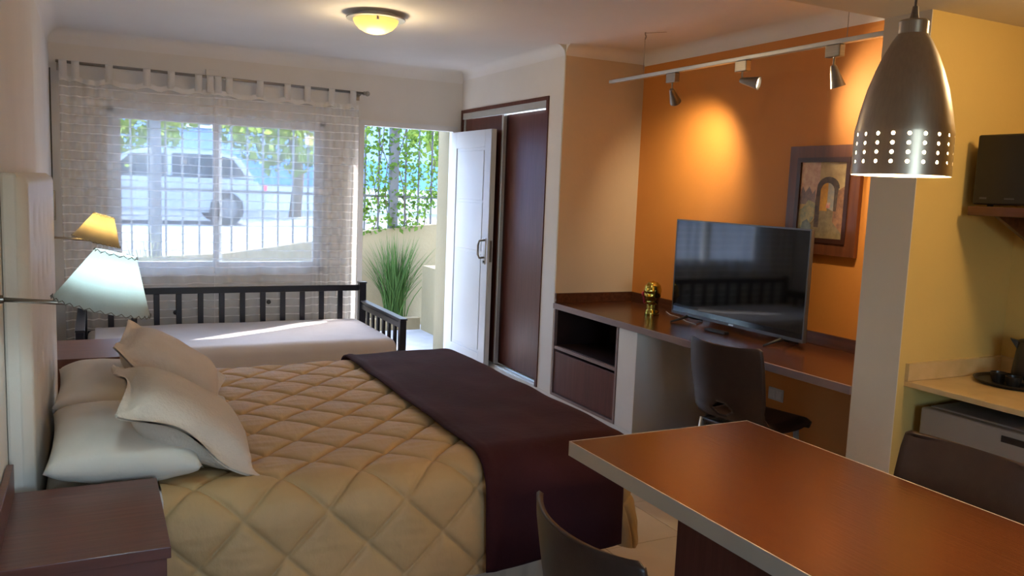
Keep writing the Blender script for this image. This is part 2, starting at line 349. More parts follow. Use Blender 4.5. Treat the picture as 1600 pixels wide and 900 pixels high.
# window: aluminium sliding frame
wf = MB(); ft = 0.05
wf.box((WX0, YW+0.02, WZ0), (WX0+ft, YW+0.10, WZ1)).box((WX1-ft, YW+0.02, WZ0), (WX1, YW+0.10, WZ1)).box((WX0, YW+0.02, WZ0), (WX1, YW+0.10, WZ0+0.035)).box((WX0, YW+0.02, WZ1-0.035), (WX1, YW+0.10, WZ1))
win = struct(wf.build('window_1', M['whiteframe']), 'white aluminium sliding window behind sheer curtains')
def sash(x0, x1, y):
    m_ = MB(); s_ = 0.045; a, b = WZ0+0.036, WZ1-0.036
    m_.box((x0, y, a), (x0+s_, y+0.03, b), 0.003).box((x1-s_, y, a), (x1, y+0.03, b), 0.003).box((x0+s_, y, a), (x1-s_, y+0.03, a+s_)).box((x0+s_, y, b-s_), (x1-s_, y+0.03, b))
    o = at_origin(win, m_.build('sash', M['whiteframe'], origin=(0, 0, 0)))
    p = box((x0+s_-0.004, y+0.012, a+s_-0.004), (x1-s_+0.004, y+0.016, b-s_+0.004)).build('pane', M['glass'], o, origin=(0, 0, 0))
    return o
s1 = sash(WX0+ft, 0.93, YW+0.062); s2 = sash(0.86, WX1-ft, YW+0.025)
at_origin(win, box((0.893, YW+0.018, 1.22), (0.908, YW+0.0262, 1.36), 0.003).build('latch', M['black'], origin=(0, 0, 0)))
at_origin(win, box((WX0-0.02, YW-0.035, WZ0-0.025), (WX1+0.02, YW+0.02, WZ0), 0.004).build('window_sill', M['whiteframe'], origin=(0, 0, 0)))
# door frame and door leaf
dfm = MB(); a = 0.044
dfm.box((DX0-a, YW-0.015, 0), (DX0, YW+0.07, DZ1+a)).box((DX1, YW-0.015, 0), (DX1+a, YW+0.07, DZ1+a)).box((DX0, YW-0.015, DZ1), (DX1, YW+0.07, DZ1+a))
struct(dfm.build('trim_7', M['whiteframe']), 'white entrance door frame')
dr = struct(thing('door_1', None, None, (2.905, YW-0.005, 0)), 'white panelled entrance door standing open')
DW = 0.80; DT = 0.038
dl = MB()
dl.box((0, -DW, 0.01), (DT, 0, 2.045), 0.002)
dl = dl.build('leaf', M['white'], dr)
# raised rails leave recessed panels on the face turned to the room
st = MB(); e = 0.010
st.box((-e, -DW, 0.01), (0, -DW+0.115, 2.045), 0.003).box((-e, -0.115, 0.01), (0, 0, 2.045), 0.003)
st.box((-e, -DW+0.115, 1.90), (0, -0.115, 2.045), 0.003).box((-e, -DW+0.115, 0.01), (0, -0.115, 0.16), 0.003)
st.build('stile', M['white'], dr)
for z0, z1 in ((0.185, 1.005), (1.03, 1.435), (1.46, 1.875)):
    box((-0.005, -DW+0.14, z0), (0.0, -0.14, z1), 0.003).build('panel', M['white'], dr)
hp = box((-e-0.006, -DW+0.035, 0.93), (-e, -DW+0.075, 1.15), 0.002).build('handle_plate', M['steel'], dr)
MB().tube([(-e-0.004, -DW+0.055, 1.13), (-e-0.05, -DW+0.058, 1.125), (-e-0.055, -DW+0.07, 1.09), (-e-0.055, -DW+0.07, 1.01), (-e-0.045, -DW+0.06, 0.98), (-e-0.004, -DW+0.055, 0.985)], 0.009, 10).build('handle', M['steel'], dr, smooth=True)
MB().tube([(-e-0.006, -DW+0.055, 0.95), (-e-0.012, -DW+0.055, 0.95)], 0.010, 12).build('keyhole', M['black'], dr)
box((0.008, -DW-0.002, 0.95), (0.030, -DW, 1.13), 0.0).build('lock_plate', M['steel'], dr)
dr.rotation_euler = (0, 0, math.radians(1.5))

# ------------------------------------------------------------------ built-in wardrobe
wd = thing('wardrobe', 'tall dark wood built-in wardrobe with two sliding doors behind the open entrance door', 'wardrobe', (3.25, 6.2, WRZ0))
def P(root, mb, name, m, **k):
    return at_origin(root, mb.build(name, m, origin=(0, 0, 0), **k))
fr = MB(); g = 0.002
fr.box((XW-0.008, WY0+g, WRZ0), (XW+0.09, WY0+0.035, WRZ1-g)).box((XW-0.008, WY1-0.035, WRZ0), (XW+0.09, WY1-g, WRZ1-g)).box((XW-0.008, WY0+0.035, WRZ1-0.03), (XW+0.09, WY1-0.035, WRZ1-g))
P(wd, fr, 'frame', M['dwood'])
P(wd, box((XW-0.004, WY0+0.036, WRZ1-0.085), (XW+0.012, WY1-0.036, WRZ1-0.031)), 'top_rail', M['alu'])
bt = MB(); bt.box((XW-0.004, WY0+0.036, WRZ0), (XW+0.09, WY1-0.036, WRZ0+0.012)).box((XW+0.0, WY0+0.036, WRZ0+0.012), (XW+0.004, WY1-0.036, WRZ0+0.022)).box((XW+0.042, WY0+0.036, WRZ0+0.012), (XW+0.046, WY1-0.036, WRZ0+0.022))
P(wd, bt, 'bottom_track', M['alu'])
P(wd, box((XW+0.55, WY0, WRZ0), (XW+0.57, WY1-0.01, WRZ1)), 'back_panel', M['darkin'])
def sliding(y0, y1, x):
    d = P(wd, box((x, y0+0.03, WRZ0+0.024), (x+0.018, y1-0.03, WRZ1-0.086)), 'door', M['dwood'])
    for ya, yb in ((y0, y0+0.03), (y1-0.03, y1)):
        s_ = MB(); s_.box((x-0.012, ya, WRZ0+0.024), (x+0.022, yb, WRZ1-0.086), 0.003)
        s_ = s_.build('handle_stile', M['alu'], d, origin=(0, 0, 0))
    return d
sliding(6.17, WY1-0.037, XW+0.016)
sliding(WY0+0.037, 6.25, XW+0.060)

# ------------------------------------------------------------------ shelf unit below the desk
su = thing('shelf_unit', 'dark wood shelf unit with open compartment above a flap, under the desk', 'cabinet', (3.25, 4.78, 0.072))
SY0, SY1, SZ0, SZ1 = 4.356, YN-0.015, 0.072, 0.706
P(su, box((XW-0.004, SY0, SZ0), (XW+0.5, SY0+0.018, SZ1)), 'side_panel', M['deskedge'])
P(su, box((XW-0.004, SY1-0.018, SZ0), (XW+0.5, SY1, SZ1)), 'side_panel', M['deskedge'])
P(su, box((XW-0.004, SY0+0.018, SZ0), (XW+0.5, SY1-0.018, SZ0+0.018)), 'bottom_panel', M['deskedge'])
P(su, box((XW+0.0, SY0+0.018, 0.418), (XW+0.5, SY1-0.018, 0.440)), 'shelf', M['deskedge'])
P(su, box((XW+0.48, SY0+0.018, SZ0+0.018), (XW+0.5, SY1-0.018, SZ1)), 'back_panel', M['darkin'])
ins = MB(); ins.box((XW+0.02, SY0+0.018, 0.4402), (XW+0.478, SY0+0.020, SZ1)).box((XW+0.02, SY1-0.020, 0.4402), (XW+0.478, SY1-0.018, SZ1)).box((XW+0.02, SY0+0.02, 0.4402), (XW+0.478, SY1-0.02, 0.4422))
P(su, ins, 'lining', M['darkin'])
P(su, box((XW+0.004, SY0+0.024, SZ0+0.024), (XW+0.022, SY1-0.024, 0.398), 0.002), 'flap_door', M['dwood'])

# ------------------------------------------------------------------ desk
dk = thing('desk', 'long dark wood wall desk under the television with low splashback', 'desk', (3.32, 3.86, 0.71))
P(dk, box((XW+0.0, YB+0.002, 0.712), (XO-0.002, YN-0.014, 0.750), 0.002), 'top', M['deskwood'])
P(dk, box((XW-0.014, YB+0.002, 0.711), (XW-0.001, YN-0.014, 0.750), 0.002), 'edge_band', M['deskedge'])
P(dk, box((XO-0.020, YB+0.004, 0.7505), (XO-0.002, YN-0.034, 0.822), 0.001), 'splashback', M['deskwood'])
P(dk, box((XW-0.002, YN-0.033, 0.7505), (XO-0.002, YN-0.014, 0.822), 0.001), 'splashback', M['deskwood'])

# ------------------------------------------------------------------ television
tv = thing('television', 'large flat television with black screen standing on the desk', 'television', (3.43, 3.80, 0.75))
TY0, TY1, TZ0, TZ1, TX = 3.229, 4.378, 0.790, 1.408, 3.42
P(tv, box((TX, TY0, TZ0), (TX+0.022, TY1, TZ1), 0.004), 'housing', M['tvbezel'])
P(tv, box((TX+0.022, TY0+0.12, TZ0+0.05), (TX+0.055, TY1-0.12, TZ0+0.38), 0.012), 'back_cover', M['black'])
P(tv, box((TX-0.0025, TY0+0.009, TZ0+0.018), (TX+0.0, TY1-0.009, TZ1-0.009)), 'screen', M['screen'])
bz = MB(); q = TX-0.004
bz.box((q, TY0, TZ0), (TX, TY0+0.009, TZ1)).box((q, TY1-0.009, TZ0), (TX, TY1, TZ1)).box((q, TY0+0.009, TZ0), (TX, TY1-0.009, TZ0+0.018)).box((q, TY0+0.009, TZ1-0.009), (TX, TY1-0.009, TZ1))
P(tv, bz, 'bezel', M['tvbezel'])
P(tv, box((q-0.001, 3.78, TZ0+0.004), (q, 3.82, TZ0+0.013)), 'logo', M['alu'])
for yc in (3.39, 4.22):
    f_ = MB().tube([(TX+0.01, yc, TZ0+0.004), (TX-0.01, yc, 0.782), (TX-0.13, yc, 0.756)], [0.012, 0.011, 0.006], 8)
    f_.tube([(TX+0.01, yc, TZ0+0.004), (TX+0.03, yc, 0.782), (TX+0.13, yc, 0.756)], [0.012, 0.011, 0.006], 8)
    P(tv, f_, 'foot', M['black'], smooth=True)
rm = thing('remote_control', 'black remote control lying on the desk in front of the television', 'remote', (3.335, 3.83, 0.7505), math.radians(-85))
box((-0.085, -0.022, 0), (0.085, 0.022, 0.016), 0.005).build('body', M['black'], rm)
for k in range(5):
    for j in range(3):
        box((-0.055+k*0.024-0.005, -0.013+j*0.013-0.004, 0.016), (-0.055+k*0.024+0.005, -0.013+j*0.013+0.004, 0.0175)).build('button', M['tvbezel'], rm)
# power cord lying on the desk
tag(MB().tube([(3.56, 4.62, 0.7535), (3.50, 4.50, 0.7535), (3.48, 4.36, 0.7535), (3.42, 4.22, 0.7535), (3.40, 4.10, 0.7535)], 0.003, 8).build('power_cord', M['white'], smooth=True), 'thin white cord on the desk behind the television', 'cord')

# ------------------------------------------------------------------ gold head ornament
hd = thing('head_ornament', 'glossy gold head-shaped ornament beside the television', 'ornament', (3.36, 4.515, 0.7505), math.radians(205))
def headfn(u, v):
    a = 2*PI*u; z = v*0.235
    prof = [(0, .052), (.015, .053), (.045, .045), (.075, .044), (.10, .050), (.135, .060), (.17, .064), (.20, .058), (.222, .038), (.235, .001)]
    for (z0, r0), (z1, r1) in zip(prof, prof[1:]):
        if z <= z1+1e-9:
            t = (z-z0)/(z1-z0); t = t*t*(3-2*t); r = r0+(r1-r0)*t; break
    x = r*1.12*math.cos(a); y = r*0.86*math.sin(a)
    if z > .08:
        x += 0.006
        f_ = math.exp(-(a if a < PI else 2*PI-a)**2/0.05)
        x += f_*(0.016*math.exp(-((z-.135)/.014)**2) + 0.006*math.exp(-((z-.112)/.006)**2) + 0.008*math.exp(-((z-.095)/.008)**2) + .006*math.exp(-((z-.168)/.012)**2))
        for s_ in (-.42, .42):
            aa = a if a < PI else a-2*PI
            x -= 0.007*math.exp(-((aa-s_)/.2)**2-((z-.153)/.010)**2)
        for s_ in (PI/2, -PI/2):
            aa = a if a < PI else a-2*PI
            y += (1 if s_ > 0 else -1)*0.011*math.exp(-((aa-s_)/.14)**2-((z-.142)/.018)**2)
    return (x, y, z)
MB().grid(48, 56, headfn).build('head', M['gold'], hd, smooth=True, double=1e-4)
bw = MB(); bw.ico((0.0, -0.066, 0.115), 0.013, 2, (.7, .7, 1.8)).ico((0.012, -0.070, 0.14), 0.014, 2, (.8, .6, 1.3)).ico((-0.012, -0.069, 0.09), 0.013, 2, (.8, .6, 1.5)).ico((0, -0.066, .118), 0.009, 2)
bw.build('ribbon_bow', M['red'], hd, smooth=True)['label'] = 'red ribbon bow'

# ------------------------------------------------------------------ picture
pc = thing('framed_painting', 'painting of a stone arch over a street in a wide brown wooden frame', 'painting', (XO, 3.38, 1.26))
PY0, PY1, PZ0, PZ1 = 3.135, 3.645, 1.262, 1.868
def ringbars(y0, y1, z0, z1, wd_, xa, xb, bev):
    m_ = MB()
    m_.prism([(y0, z0), (y0+wd_, z0+wd_), (y0+wd_, z1-wd_), (y0, z1)], xa, xb, 'x').prism([(y1, z0), (y1, z1), (y1-wd_, z1-wd_), (y1-wd_, z0+wd_)], xa, xb, 'x')
    m_.prism([(y0, z0), (y1, z0), (y1-wd_, z0+wd_), (y0+wd_, z0+wd_)], xa, xb, 'x').prism([(y0, z1), (y0+wd_, z1-wd_), (y1-wd_, z1-wd_), (y1, z1)], xa, xb, 'x')
    return m_
P(pc, ringbars(PY0, PY1, PZ0, PZ1, 0.066, XO-0.028, XO-0.001, 0), 'frame', M['pframe'])
P(pc, ringbars(PY0+0.066, PY1-0.066, PZ0+0.066, PZ1-0.066, 0.026, XO-0.034, XO-0.001, 0), 'inner_frame', M['pframe_in'])
CY0, CY1, CZ0, CZ1 = PY0+0.092, PY1-0.092, PZ0+0.092, PZ1-0.092
cv = MB().box((XO-0.020, CY0, CZ0), (XO-0.004, CY1, CZ1)).build('canvas', mat('paint_sky', (0.714, 0.561, 0.272), 0.6, base2=(0.510, 0.340, 0.170), nscale=18), None, origin=(0, 0, 0)); at_origin(pc, cv)
def pt(name, c, c2, pts, layer):
    # pts in 0..1 across (left to right as seen) and up
    m_ = MB(); q = [(CY1-(CY1-CY0)*a_, CZ0+(CZ1-CZ0)*b_) for a_, b_ in pts]
    m_.prism(q, XO-0.0202-0.0006*layer, XO-0.0200, 'x')
    o = m_.build(name, mat('paint_'+name, c, 0.55, base2=c2, nscale=35, bump=0.2, bscale=80), cv, origin=(0, 0, 0))
    return o
pt('paint_wall', (0.612, 0.340, 0.255), (0.782, 0.578, 0.408), [(0, .45), (.42, .42), (.42, 1), (0, 1)], 1)
pt('paint_lane', (0.221, 0.170, 0.093), (0.340, 0.255, 0.136), [(0, 0), (1, 0), (1, .18), (.68, .42), (.52, .42), (.3, .2), (0, .12)], 1)
pt('paint_house', (0.510, 0.255, 0.119), (0.272, 0.136, 0.085), [(.76, .22), (1, .05), (1, .70), (.76, .60)], 2)
pt('paint_alley', (0.800, 0.408, 0.051), (0.612, 0.289, 0.051), [(.46, .36), (.62, .36), (.62, .74), (.52, .72), (.46, .64)], 2)
pt('paint_door', (0.408, 0.408, 0.374), (0.612, 0.510, 0.340), [(.62, .40), (.76, .36), (.76, .72), (.70, .76), (.62, .74)], 2)
arch = [(.36, .14), (.46, .14), (.46, .62)] + [(.61+.15*math.cos(a_), .62+.11*math.sin(a_)) for a_ in [PI-k*PI/10 for k in range(11)]] + [(.76, .36), (.82, .36), (.84, .66)] + [(.62+.24*math.cos(a_), .66+.15*math.sin(a_)) for a_ in [k*PI/10 for k in range(11)]] + [(.36, .5)]
pt('paint_arch', (0.076, 0.060, 0.060), (0.170, 0.119, 0.085), arch, 3)
pt('paint_roofs', (0.221, 0.187, 0.221), (0.374, 0.289, 0.272), [(0, .52), (.05, .68), (.12, .60), (.2, .68), (.28, .58), (.34, .64), (.36, .44), (0, .44)], 2)
pt('paint_shrub', (0.272, 0.323, 0.255), (0.578, 0.510, 0.272), [(0, .12), (.22, .14), (.34, .26), (.36, .46), (.2, .5), (.08, .38), (0, .36)], 3)
pt('paint_figure', (0.272, 0.340, 0.357), (0.170, 0.221, 0.238), [(.04, 0), (.28, .02), (.30, .16), (.2, .24), (.1, .2)], 4)
pt('paint_sign', (0.800, 0.085, 0.068), (0.800, 0.680, 0.510), [(.60, .40), (.68, .40), (.69, .47), (.61, .47)], 3)

# outlet on the orange wall
ot = thing('wall_outlet', 'white double wall outlet on the orange wall below the desk', 'outlet', (XO, 3.63, 0.35))
P(ot, box((XO-0.010, 3.575, 0.355), (XO-0.001, 3.695, 0.430), 0.003), 'cover_plate', M['white'])
for yc in (3.605, 3.665):
    P(ot, box((XO-0.013, yc-0.02, 0.368), (XO-0.010, yc+0.02, 0.417), 0.001), 'socket', M['whiteframe'])
wb = thing('waste_bin', 'small black waste bin under the desk', 'bin', (3.42, 3.80, 0.0))
MB().lathe([(0, 0), (0.095, 0), (0.12, 0.29), (0.126, 0.30), (0.126, 0.305), (0.118, 0.305), (0.093, 0.008), (0, 0.008)], n=32).build('bucket', M['black'], wb, auto=True)

# ------------------------------------------------------------------ track light
TRX = 3.16; TRZ = 2.308
tk = thing('track_light', 'thin silver ceiling track with three small spotlights before the orange wall', 'track light', (TRX, 3.7, TRZ))
P(tk, box((TRX-0.017, YB+0.02, TRZ-0.010), (TRX+0.017, 4.86, TRZ+0.012), 0.003), 'rail', M['alu'])
for yc in (4.49, 2.87):
    P(tk, MB().tube([(TRX, yc, TRZ+0.012), (TRX, yc, ZC-0.03)], 0.0016, 6), 'suspension_wire', M['steel'])
    P(tk, MB().tube([(TRX, yc, ZC-0.045), (TRX+0.008, yc, ZC-0.03), (TRX, yc, ZC-0.012), (TRX, yc, ZC-0.001)], 0.004, 8), 'ceiling_hook', M['steel'])
P(tk, MB().tube([(TRX, 4.49, ZC-0.006), (TRX+0.05, 4.44, ZC-0.004), (TRX+0.10, 4.40, ZC-0.0005)], 0.0015, 6), 'feed_wire', M['steel'])
lens = emis('spot_lens', (1.0, 0.85, 0.6), 6.0)
def spot(y, tgt, power, pos=None):
    b = P(tk, box((TRX-0.018, y-0.045, TRZ-0.068), (TRX+0.018, y+0.045, TRZ-0.0105), 0.004), 'adapter', M['steel'])
    p0 = Vector((TRX, y, TRZ-0.115)); d = (Vector(tgt)-p0).normalized()
    st_ = MB().tube([(TRX, y, TRZ-0.066), (TRX, y, TRZ-0.09), tuple(p0)], 0.006, 8).build('stem', M['steel'], b, origin=(0, 0, 0))
    rot = d.to_track_quat('Z', 'Y').to_matrix().to_4x4(); mt = Matrix.Translation(p0) @ rot
    c = MB().lathe([(0.0, -0.012), (0.012, -0.010), (0.016, 0.0), (0.030, 0.07), (0.036, 0.095), (0.034, 0.096), (0.028, 0.07), (0.012, 0.004)], n=28, mtx=mt)
    c = P(tk, c, 'spot_head', M['steel'], auto=True)
    MB().lathe([(0.0, 0.078), (0.029, 0.078), (0.029, 0.082), (0, 0.082)], n=24, mtx=mt).build('lens', lens, c, origin=(0, 0, 0))
    L = bpy.data.lights.new('spot_beam', 'SPOT'); L.energy = power; L.color = (1.0, 0.78, 0.48); L.spot_size = math.radians(105); L.spot_blend = 1.0; L.shadow_soft_size = 0.03
    lo = bpy.data.objects.new('spot_beam', L); col.objects.link(lo); lo.location = p0+d*0.10; lo.rotation_euler = d.to_track_quat('-Z', 'Y').to_euler(); at_origin(tk, lo)
spot(4.18, (XO, 4.50, 1.72), 18)
spot(3.565, (XO, 2.70, 2.00), 20)
spot(2.935, (XO-0.2, 2.80, 1.2), 20)

# ------------------------------------------------------------------ pendant over the table
PX, PYY, PZ = 1.634, 1.30, 1.618
pn = thing('pendant_lamp', 'brushed metal bell pendant lamp with rows of round holes above the table', 'pendant lamp', (PX, PYY, PZ))
prof = [(0.105, 0.0), (0.1045, 0.018), (0.1035, 0.098), (0.100, 0.115), (0.0945, 0.145), (0.084, 0.19), (0.071, 0.23), (0.057, 0.265), (0.042, 0.295), (0.031, 0.312)]
def prof_r(z):
    for (r0, z0), (r1, z1) in zip(prof, prof[1:]):
        if z <= z1: return r0+(r1-r0)*(z-z0)/(z1-z0)
    return prof[-1][0]
NC = 20
def pendant_shell(inset, name, m):
    sh = MB(); RH = 0.0042
    def onp(a_, z_): r_ = prof_r(z_)-inset; return Vector((r_*math.cos(a_), r_*math.sin(a_), z_))
    def face(q_): sh.bm.faces.new([sh.bm.verts.new(onp(*w_)) for w_ in q_])
    def band(z0, z1):
        for j in range(NC*3):
            a0, a1 = 2*PI*j/(NC*3), 2*PI*(j+1)/(NC*3); face(((a0, z0), (a1, z0), (a1, z1), (a0, z1)))
    rows = [0.018+0.02*k for k in range(5)]
    band(0.0, 0.018)
    for z0, z1 in zip(rows, rows[1:]):
        zm = (z0+z1)/2
        for j in range(NC):
            a0 = 2*PI*j/NC; a1 = 2*PI*(j+1)/NC; am = (a0+a1)/2; ra = RH/prof_r(zm); N = 12
            ring = [(am+ra*math.cos(t_), zm+RH*math.sin(t_)) for t_ in [2*PI*k/N for k in range(N)]]
            hw = (a1-a0)/2; hz = (z1-z0)/2; outer = []
            for k in range(N):
                t_ = 2*PI*k/N; cx, sx_ = math.cos(t_), math.sin(t_); s_ = 1/max(abs(cx), abs(sx_)); outer.append((am+hw*cx*s_, zm+hz*sx_*s_))
            for k in range(N): face((outer[k], outer[(k+1) % N], ring[(k+1) % N], ring[k]))
            for k in (1, 4, 7, 10):
                cx = hw if k in (1, 10) else -hw; cz = hz if k in (1, 4) else -hz
                face((outer[k], (am+cx, zm+cz), outer[(k+1) % N]))
    zz = [0.098, 0.115, 0.13, 0.145, 0.167, 0.19, 0.21, 0.23, 0.248, 0.265, 0.28, 0.295, 0.312]
    for z0, z1 in zip(zz, zz[1:]): band(z0, z1)
    o = sh.build(name, m, pn, smooth=True, double=1e-5)
    nr = []
    for v in o.data.vertices:
        dz = 0.004; z_ = min(max(v.co.z, dz), 0.31-dz); sl_ = -(prof_r(z_+dz)-prof_r(z_-dz))/(2*dz)
        d_ = Vector((v.co.x, v.co.y, 0)).normalized(); nr.append((d_+Vector((0, 0, sl_))).normalized())
    fn_ = o.data.polygons[0].normal; c_ = o.data.polygons[0].center
    if fn_.x*c_.x+fn_.y*c_.y < 0: o.data.flip_normals()
    o.data.normals_split_custom_set_from_vertices(nr)
    return o
pendant_shell(0.0, 'shade', M['pendant']); pendant_shell(0.0015, 'shade_lining', M['shadein'])
MB().lathe([(0.0, 0.342), (0.028, 0.342), (0.031, 0.338), (0.031, 0.3), (0.0, 0.3)], n=40).build('cap', M['pendant'], pn, auto=True)
MB().lathe([(0, 0.372), (0.006, 0.372), (0.008, 0.355), (0.011, 0.342), (0, 0.342)], n=16).build('cord_grip', M['steel'], pn, auto=True)
MB().tube([(0, 0, 0.37), (0.0, 0, 0.55), (0.003, 0, ZB-PZ)], 0.003, 8).build('cord', M['steel'], pn, smooth=True)
MB().lathe([(0, 0.298), (0.022, 0.298), (0.020, 0.23), (0, 0.23)], n=24).build('socket', M['whiteframe'], pn, auto=True)
MB().ico((0, 0, 0.185), 0.036, 3, (1, 1, 1.25)).build('bulb', emis('pendant_bulb', (1.0, 0.78, 0.48), 22), pn, smooth=True)
pointlight('pendant_light', (PX, PYY, PZ+0.10), 9, (1.0, 0.74, 0.44), 0.04, pn)

# ------------------------------------------------------------------ flush ceiling lamp
cl = thing('ceiling_lamp', 'round glass ceiling lamp with a metal rim glowing yellow above the bed', 'ceiling lamp', (1.56, 5.05, ZC))
MB().lathe([(0, 0), (0.115, 0), (0.115, -0.03), (0, -0.03)], n=48).build('base_plate', M['whiteframe'], cl, auto=True)
MB().lathe([(0.10, -0.028), (0.178, -0.026), (0.180, -0.030), (0.178, -0.034), (0.10, -0.036)], n=56).build('rim', M['alu'], cl, auto=True)
dome_m = emis('lamp_dome_glass', (1.0, 0.66, 0.17), 0.55)
MB().lathe([(0.138, -0.034), (0.136, -0.045), (0.125, -0.066), (0.10, -0.090), (0.065, -0.108), (0.03, -0.117), (0, -0.119)], n=48).build('dome', dome_m, cl, smooth=True)
for k in range(3):
    a_ = 0.3+k*2*PI/3
    box((0.132*math.cos(a_)-0.006, 0.132*math.sin(a_)-0.006, -0.055), (0.132*math.cos(a_)+0.008, 0.132*math.sin(a_)+0.008, -0.03), 0.002).build('clip', M['steel'], cl)
pointlight('ceiling_lamp_light', (1.56, 5.05, ZC-0.17), 5, (1.0, 0.74, 0.4), 0.1, cl)

# ------------------------------------------------------------------ double bed
BY0, BY1, BX0, BX1 = 2.69, 4.36, -0.155, 1.80
bed = thing('double_bed', 'double bed with a pale valance under the khaki quilt', 'bed', (0.85, 3.52, 0))
P(bed, box((BX0+0.01, BY0+0.02, 0.10), (BX1-0.02, BY1-0.02, 0.33), 0.01), 'base', M['skirt'])
P(bed, box((BX0, BY0, 0.33), (BX1, BY1, 0.565), 0.05, 4), 'mattress', M['pillow'], auto=True)
for lx in (BX0+0.08, BX1-0.1):
    for ly in (BY0+0.1, BY1-0.1): P(bed, MB().tube([(lx, ly, 0), (lx, ly, 0.10)], 0.025, 12), 'leg', M['black'])
def valance(u, v):
    # pleated skirt on near side and foot
    s_ = u*(BX1-BX0+0.9); z = 0.02+v*0.33; w_ = 0.008*math.sin(s_*70)*(1-v*0.6)
    if s_ < BX1-BX0: return (BX0+s_, BY0+0.006-0.004+w_-0.012, z)
    return (BX1+0.004+w_, BY0+(s_-(BX1-BX0))+0.0, z)
P(bed, MB().grid(260, 4, valance), 'valance', M['skirt'], smooth=True)

def cloth_pos(x, y, core, r, ztop, flare=0.03, cornerk=1.0):
    x0, x1, y0, y1 = core
    cx = min(max(x, x0), x1); cy = min(max(y, y0), y1); dx, dy = x-cx, y-cy; d = math.hypot(dx, dy)
    if d < 1e-9: return Vector((x, y, ztop)), Vector((0, 0, 1)), d
    ux, uy = dx/d, dy/d; corner = 2*min(abs(ux), abs(uy))/1.4142
    ph = d/r
    if ph < PI/2: h = r*math.sin(ph); z = r-r*math.cos(ph); n = Vector((ux*math.sin(ph), uy*math.sin(ph), math.cos(ph)))
    else:
        k = d-r*PI/2; h = r+k*(flare+0.18*corner); z = r+k*(0.99+cornerk*0.18*corner); n = Vector((ux, uy, 0.1)).normalized()
    return Vector((cx+ux*h, cy+uy*h, ztop-z)), n, d
from mathutils import noise as mnoise
def quilt_h(x, y, D=0.265):
    a_ = (x+y)/D*1.0; b_ = (x-y)/D*1.0
    fa = abs(a_-round(a_))*D*0.7; fb = abs(b_-round(b_))*D*0.7
    q = lambda f_: 1-0.62*math.exp(-f_/0.006)-0.38*math.exp(-f_/0.028)
    h = 0.024*q(fa)*q(fb)
    # puckers running off the seams
    wr = mnoise.noise(Vector((x*9+y*3, y*34, 1.7)))*0.0035*min(1, fa/0.05, fb/0.05) if True else 0
    return h+wr
CORE = (0.17, 1.77, 2.66, 4.31); CR = 0.105; CZT = 0.580; DROP = 0.445
def quilt_fn(u, v):
    x = 0.17+u*(1.77+DROP-0.17); y = 2.66-DROP+v*(4.31-2.66+2*DROP)
    cx = min(max(x, CORE[0]), CORE[1]); cy = min(max(y, CORE[2]), CORE[3]); d = math.hypot(x-cx, y-cy)
    if d > DROP: x = cx+(x-cx)*DROP/d; y = cy+(y-cy)*DROP/d
    p, n, d = cloth_pos(x, y, CORE, CR, CZT+0.018*max(0, x-0.9))
    p += n*quilt_h(x, y)
    p += Vector((0, 0, 0.010*mnoise.noise(Vector((x*2.2, y*2.2, 0)))))
    if d > CR*1.5: p += n*0.012*math.sin(x*9+y*7)*min(1, (d-CR*1.5)/0.2)
    if x > 1.70 and d < 0.5: pass
    return p
quilt = MB().grid(430, 480, quilt_fn).build('quilt', M['quilt'], smooth=True)
tag(quilt, 'khaki gold quilt with diamond stitching spread over the double bed', 'quilt')
TCORE = (1.0, 1.775, 2.655, 4.315); TR = 0.150; TD = 0.50
def throw_fn(u, v):
    x = 1.205+u*(1.775+0.34-1.205); y = 2.655-TD+v*(4.315-2.655+TD+0.30)
    p, n, d = cloth_pos(x, y, TCORE, TR, CZT+0.044+0.018*max(0, x-0.9), 0.05, 0.0)
    w_ = mnoise.noise(Vector((x*3.1, y*3.1, 5)))*0.007+mnoise.noise(Vector((x*9, y*5, 9)))*0.004
    p += n*(w_+0.006*math.exp(-((x-1.235)/0.02)**2))
    if d > TR*1.6: p += n*0.010*math.sin(x*16)*min(1, (d-TR*1.6)/0.2)
    return p
def throw_keep(u, v):
    x = 1.205+u*(1.775+0.34-1.205); y = 2.655-TD+v*(4.315-2.655+TD+0.30)
    dx = max(0, x-1.775); dy = max(0, 2.655-y, y-4.315)
    return not (dx > 0 and dy > 0 and math.hypot(dx, dy) > 0.17 and dx > 0.02)
thr = solid(MB().grid(70, 180, throw_fn, throw_keep).build('throw_blanket', M['throw'], smooth=True), 0.008, -1)
tag(thr, 'dark aubergine throw blanket laid across the foot of the bed', 'blanket')

def pillow(name, label, w, l, t, mtx, m, flange=0.0, seed=0, group=None):
    b = MB(); N = 34; ext = 1.0+flange
    def th(u, v):
        a_, c_ = min(1, abs(u)), min(1, abs(v))
        return t/2*(max(0, 1-a_**3.2))**0.5*(max(0, 1-c_**3.2))**0.5
    def f(sgn):
        def g(i, j):
            u = (2*i-1)*ext; v = (2*j-1)*ext
            pin = 1-0.07*(1-min(1, abs(v))**2)*(abs(u) > 0.0)*min(1, abs(u))**4 ; pin2 = 1-0.07*(1-min(1, abs(u))**2)*min(1, abs(v))**4
            z = sgn*(th(u, v)+(0.0035 if flange else 0.0))
            wv = 0.0
            fl_ = max(0, max(abs(u), abs(v))-1.0)
            if flange: wv = 0.055*fl_/flange*math.sin(3.2*(u-v)+seed*1.7)*0.4
            z += wv + 0.006*mnoise.noise(Vector((u*3+seed, v*3, sgn*2)))*(1 if th(u, v) > 0.01 else 0)
            return (u*l/2*pin, v*w/2*pin2, z)
        return g
    b.grid(N, N, f(1)); b.grid(N, N, f(-1))
    o = b.build(name, m, smooth=True, double=0.0015, origin=(0, 0, 0)); o.matrix_world = mtx
    return tag(o, label, 'pillow', group)
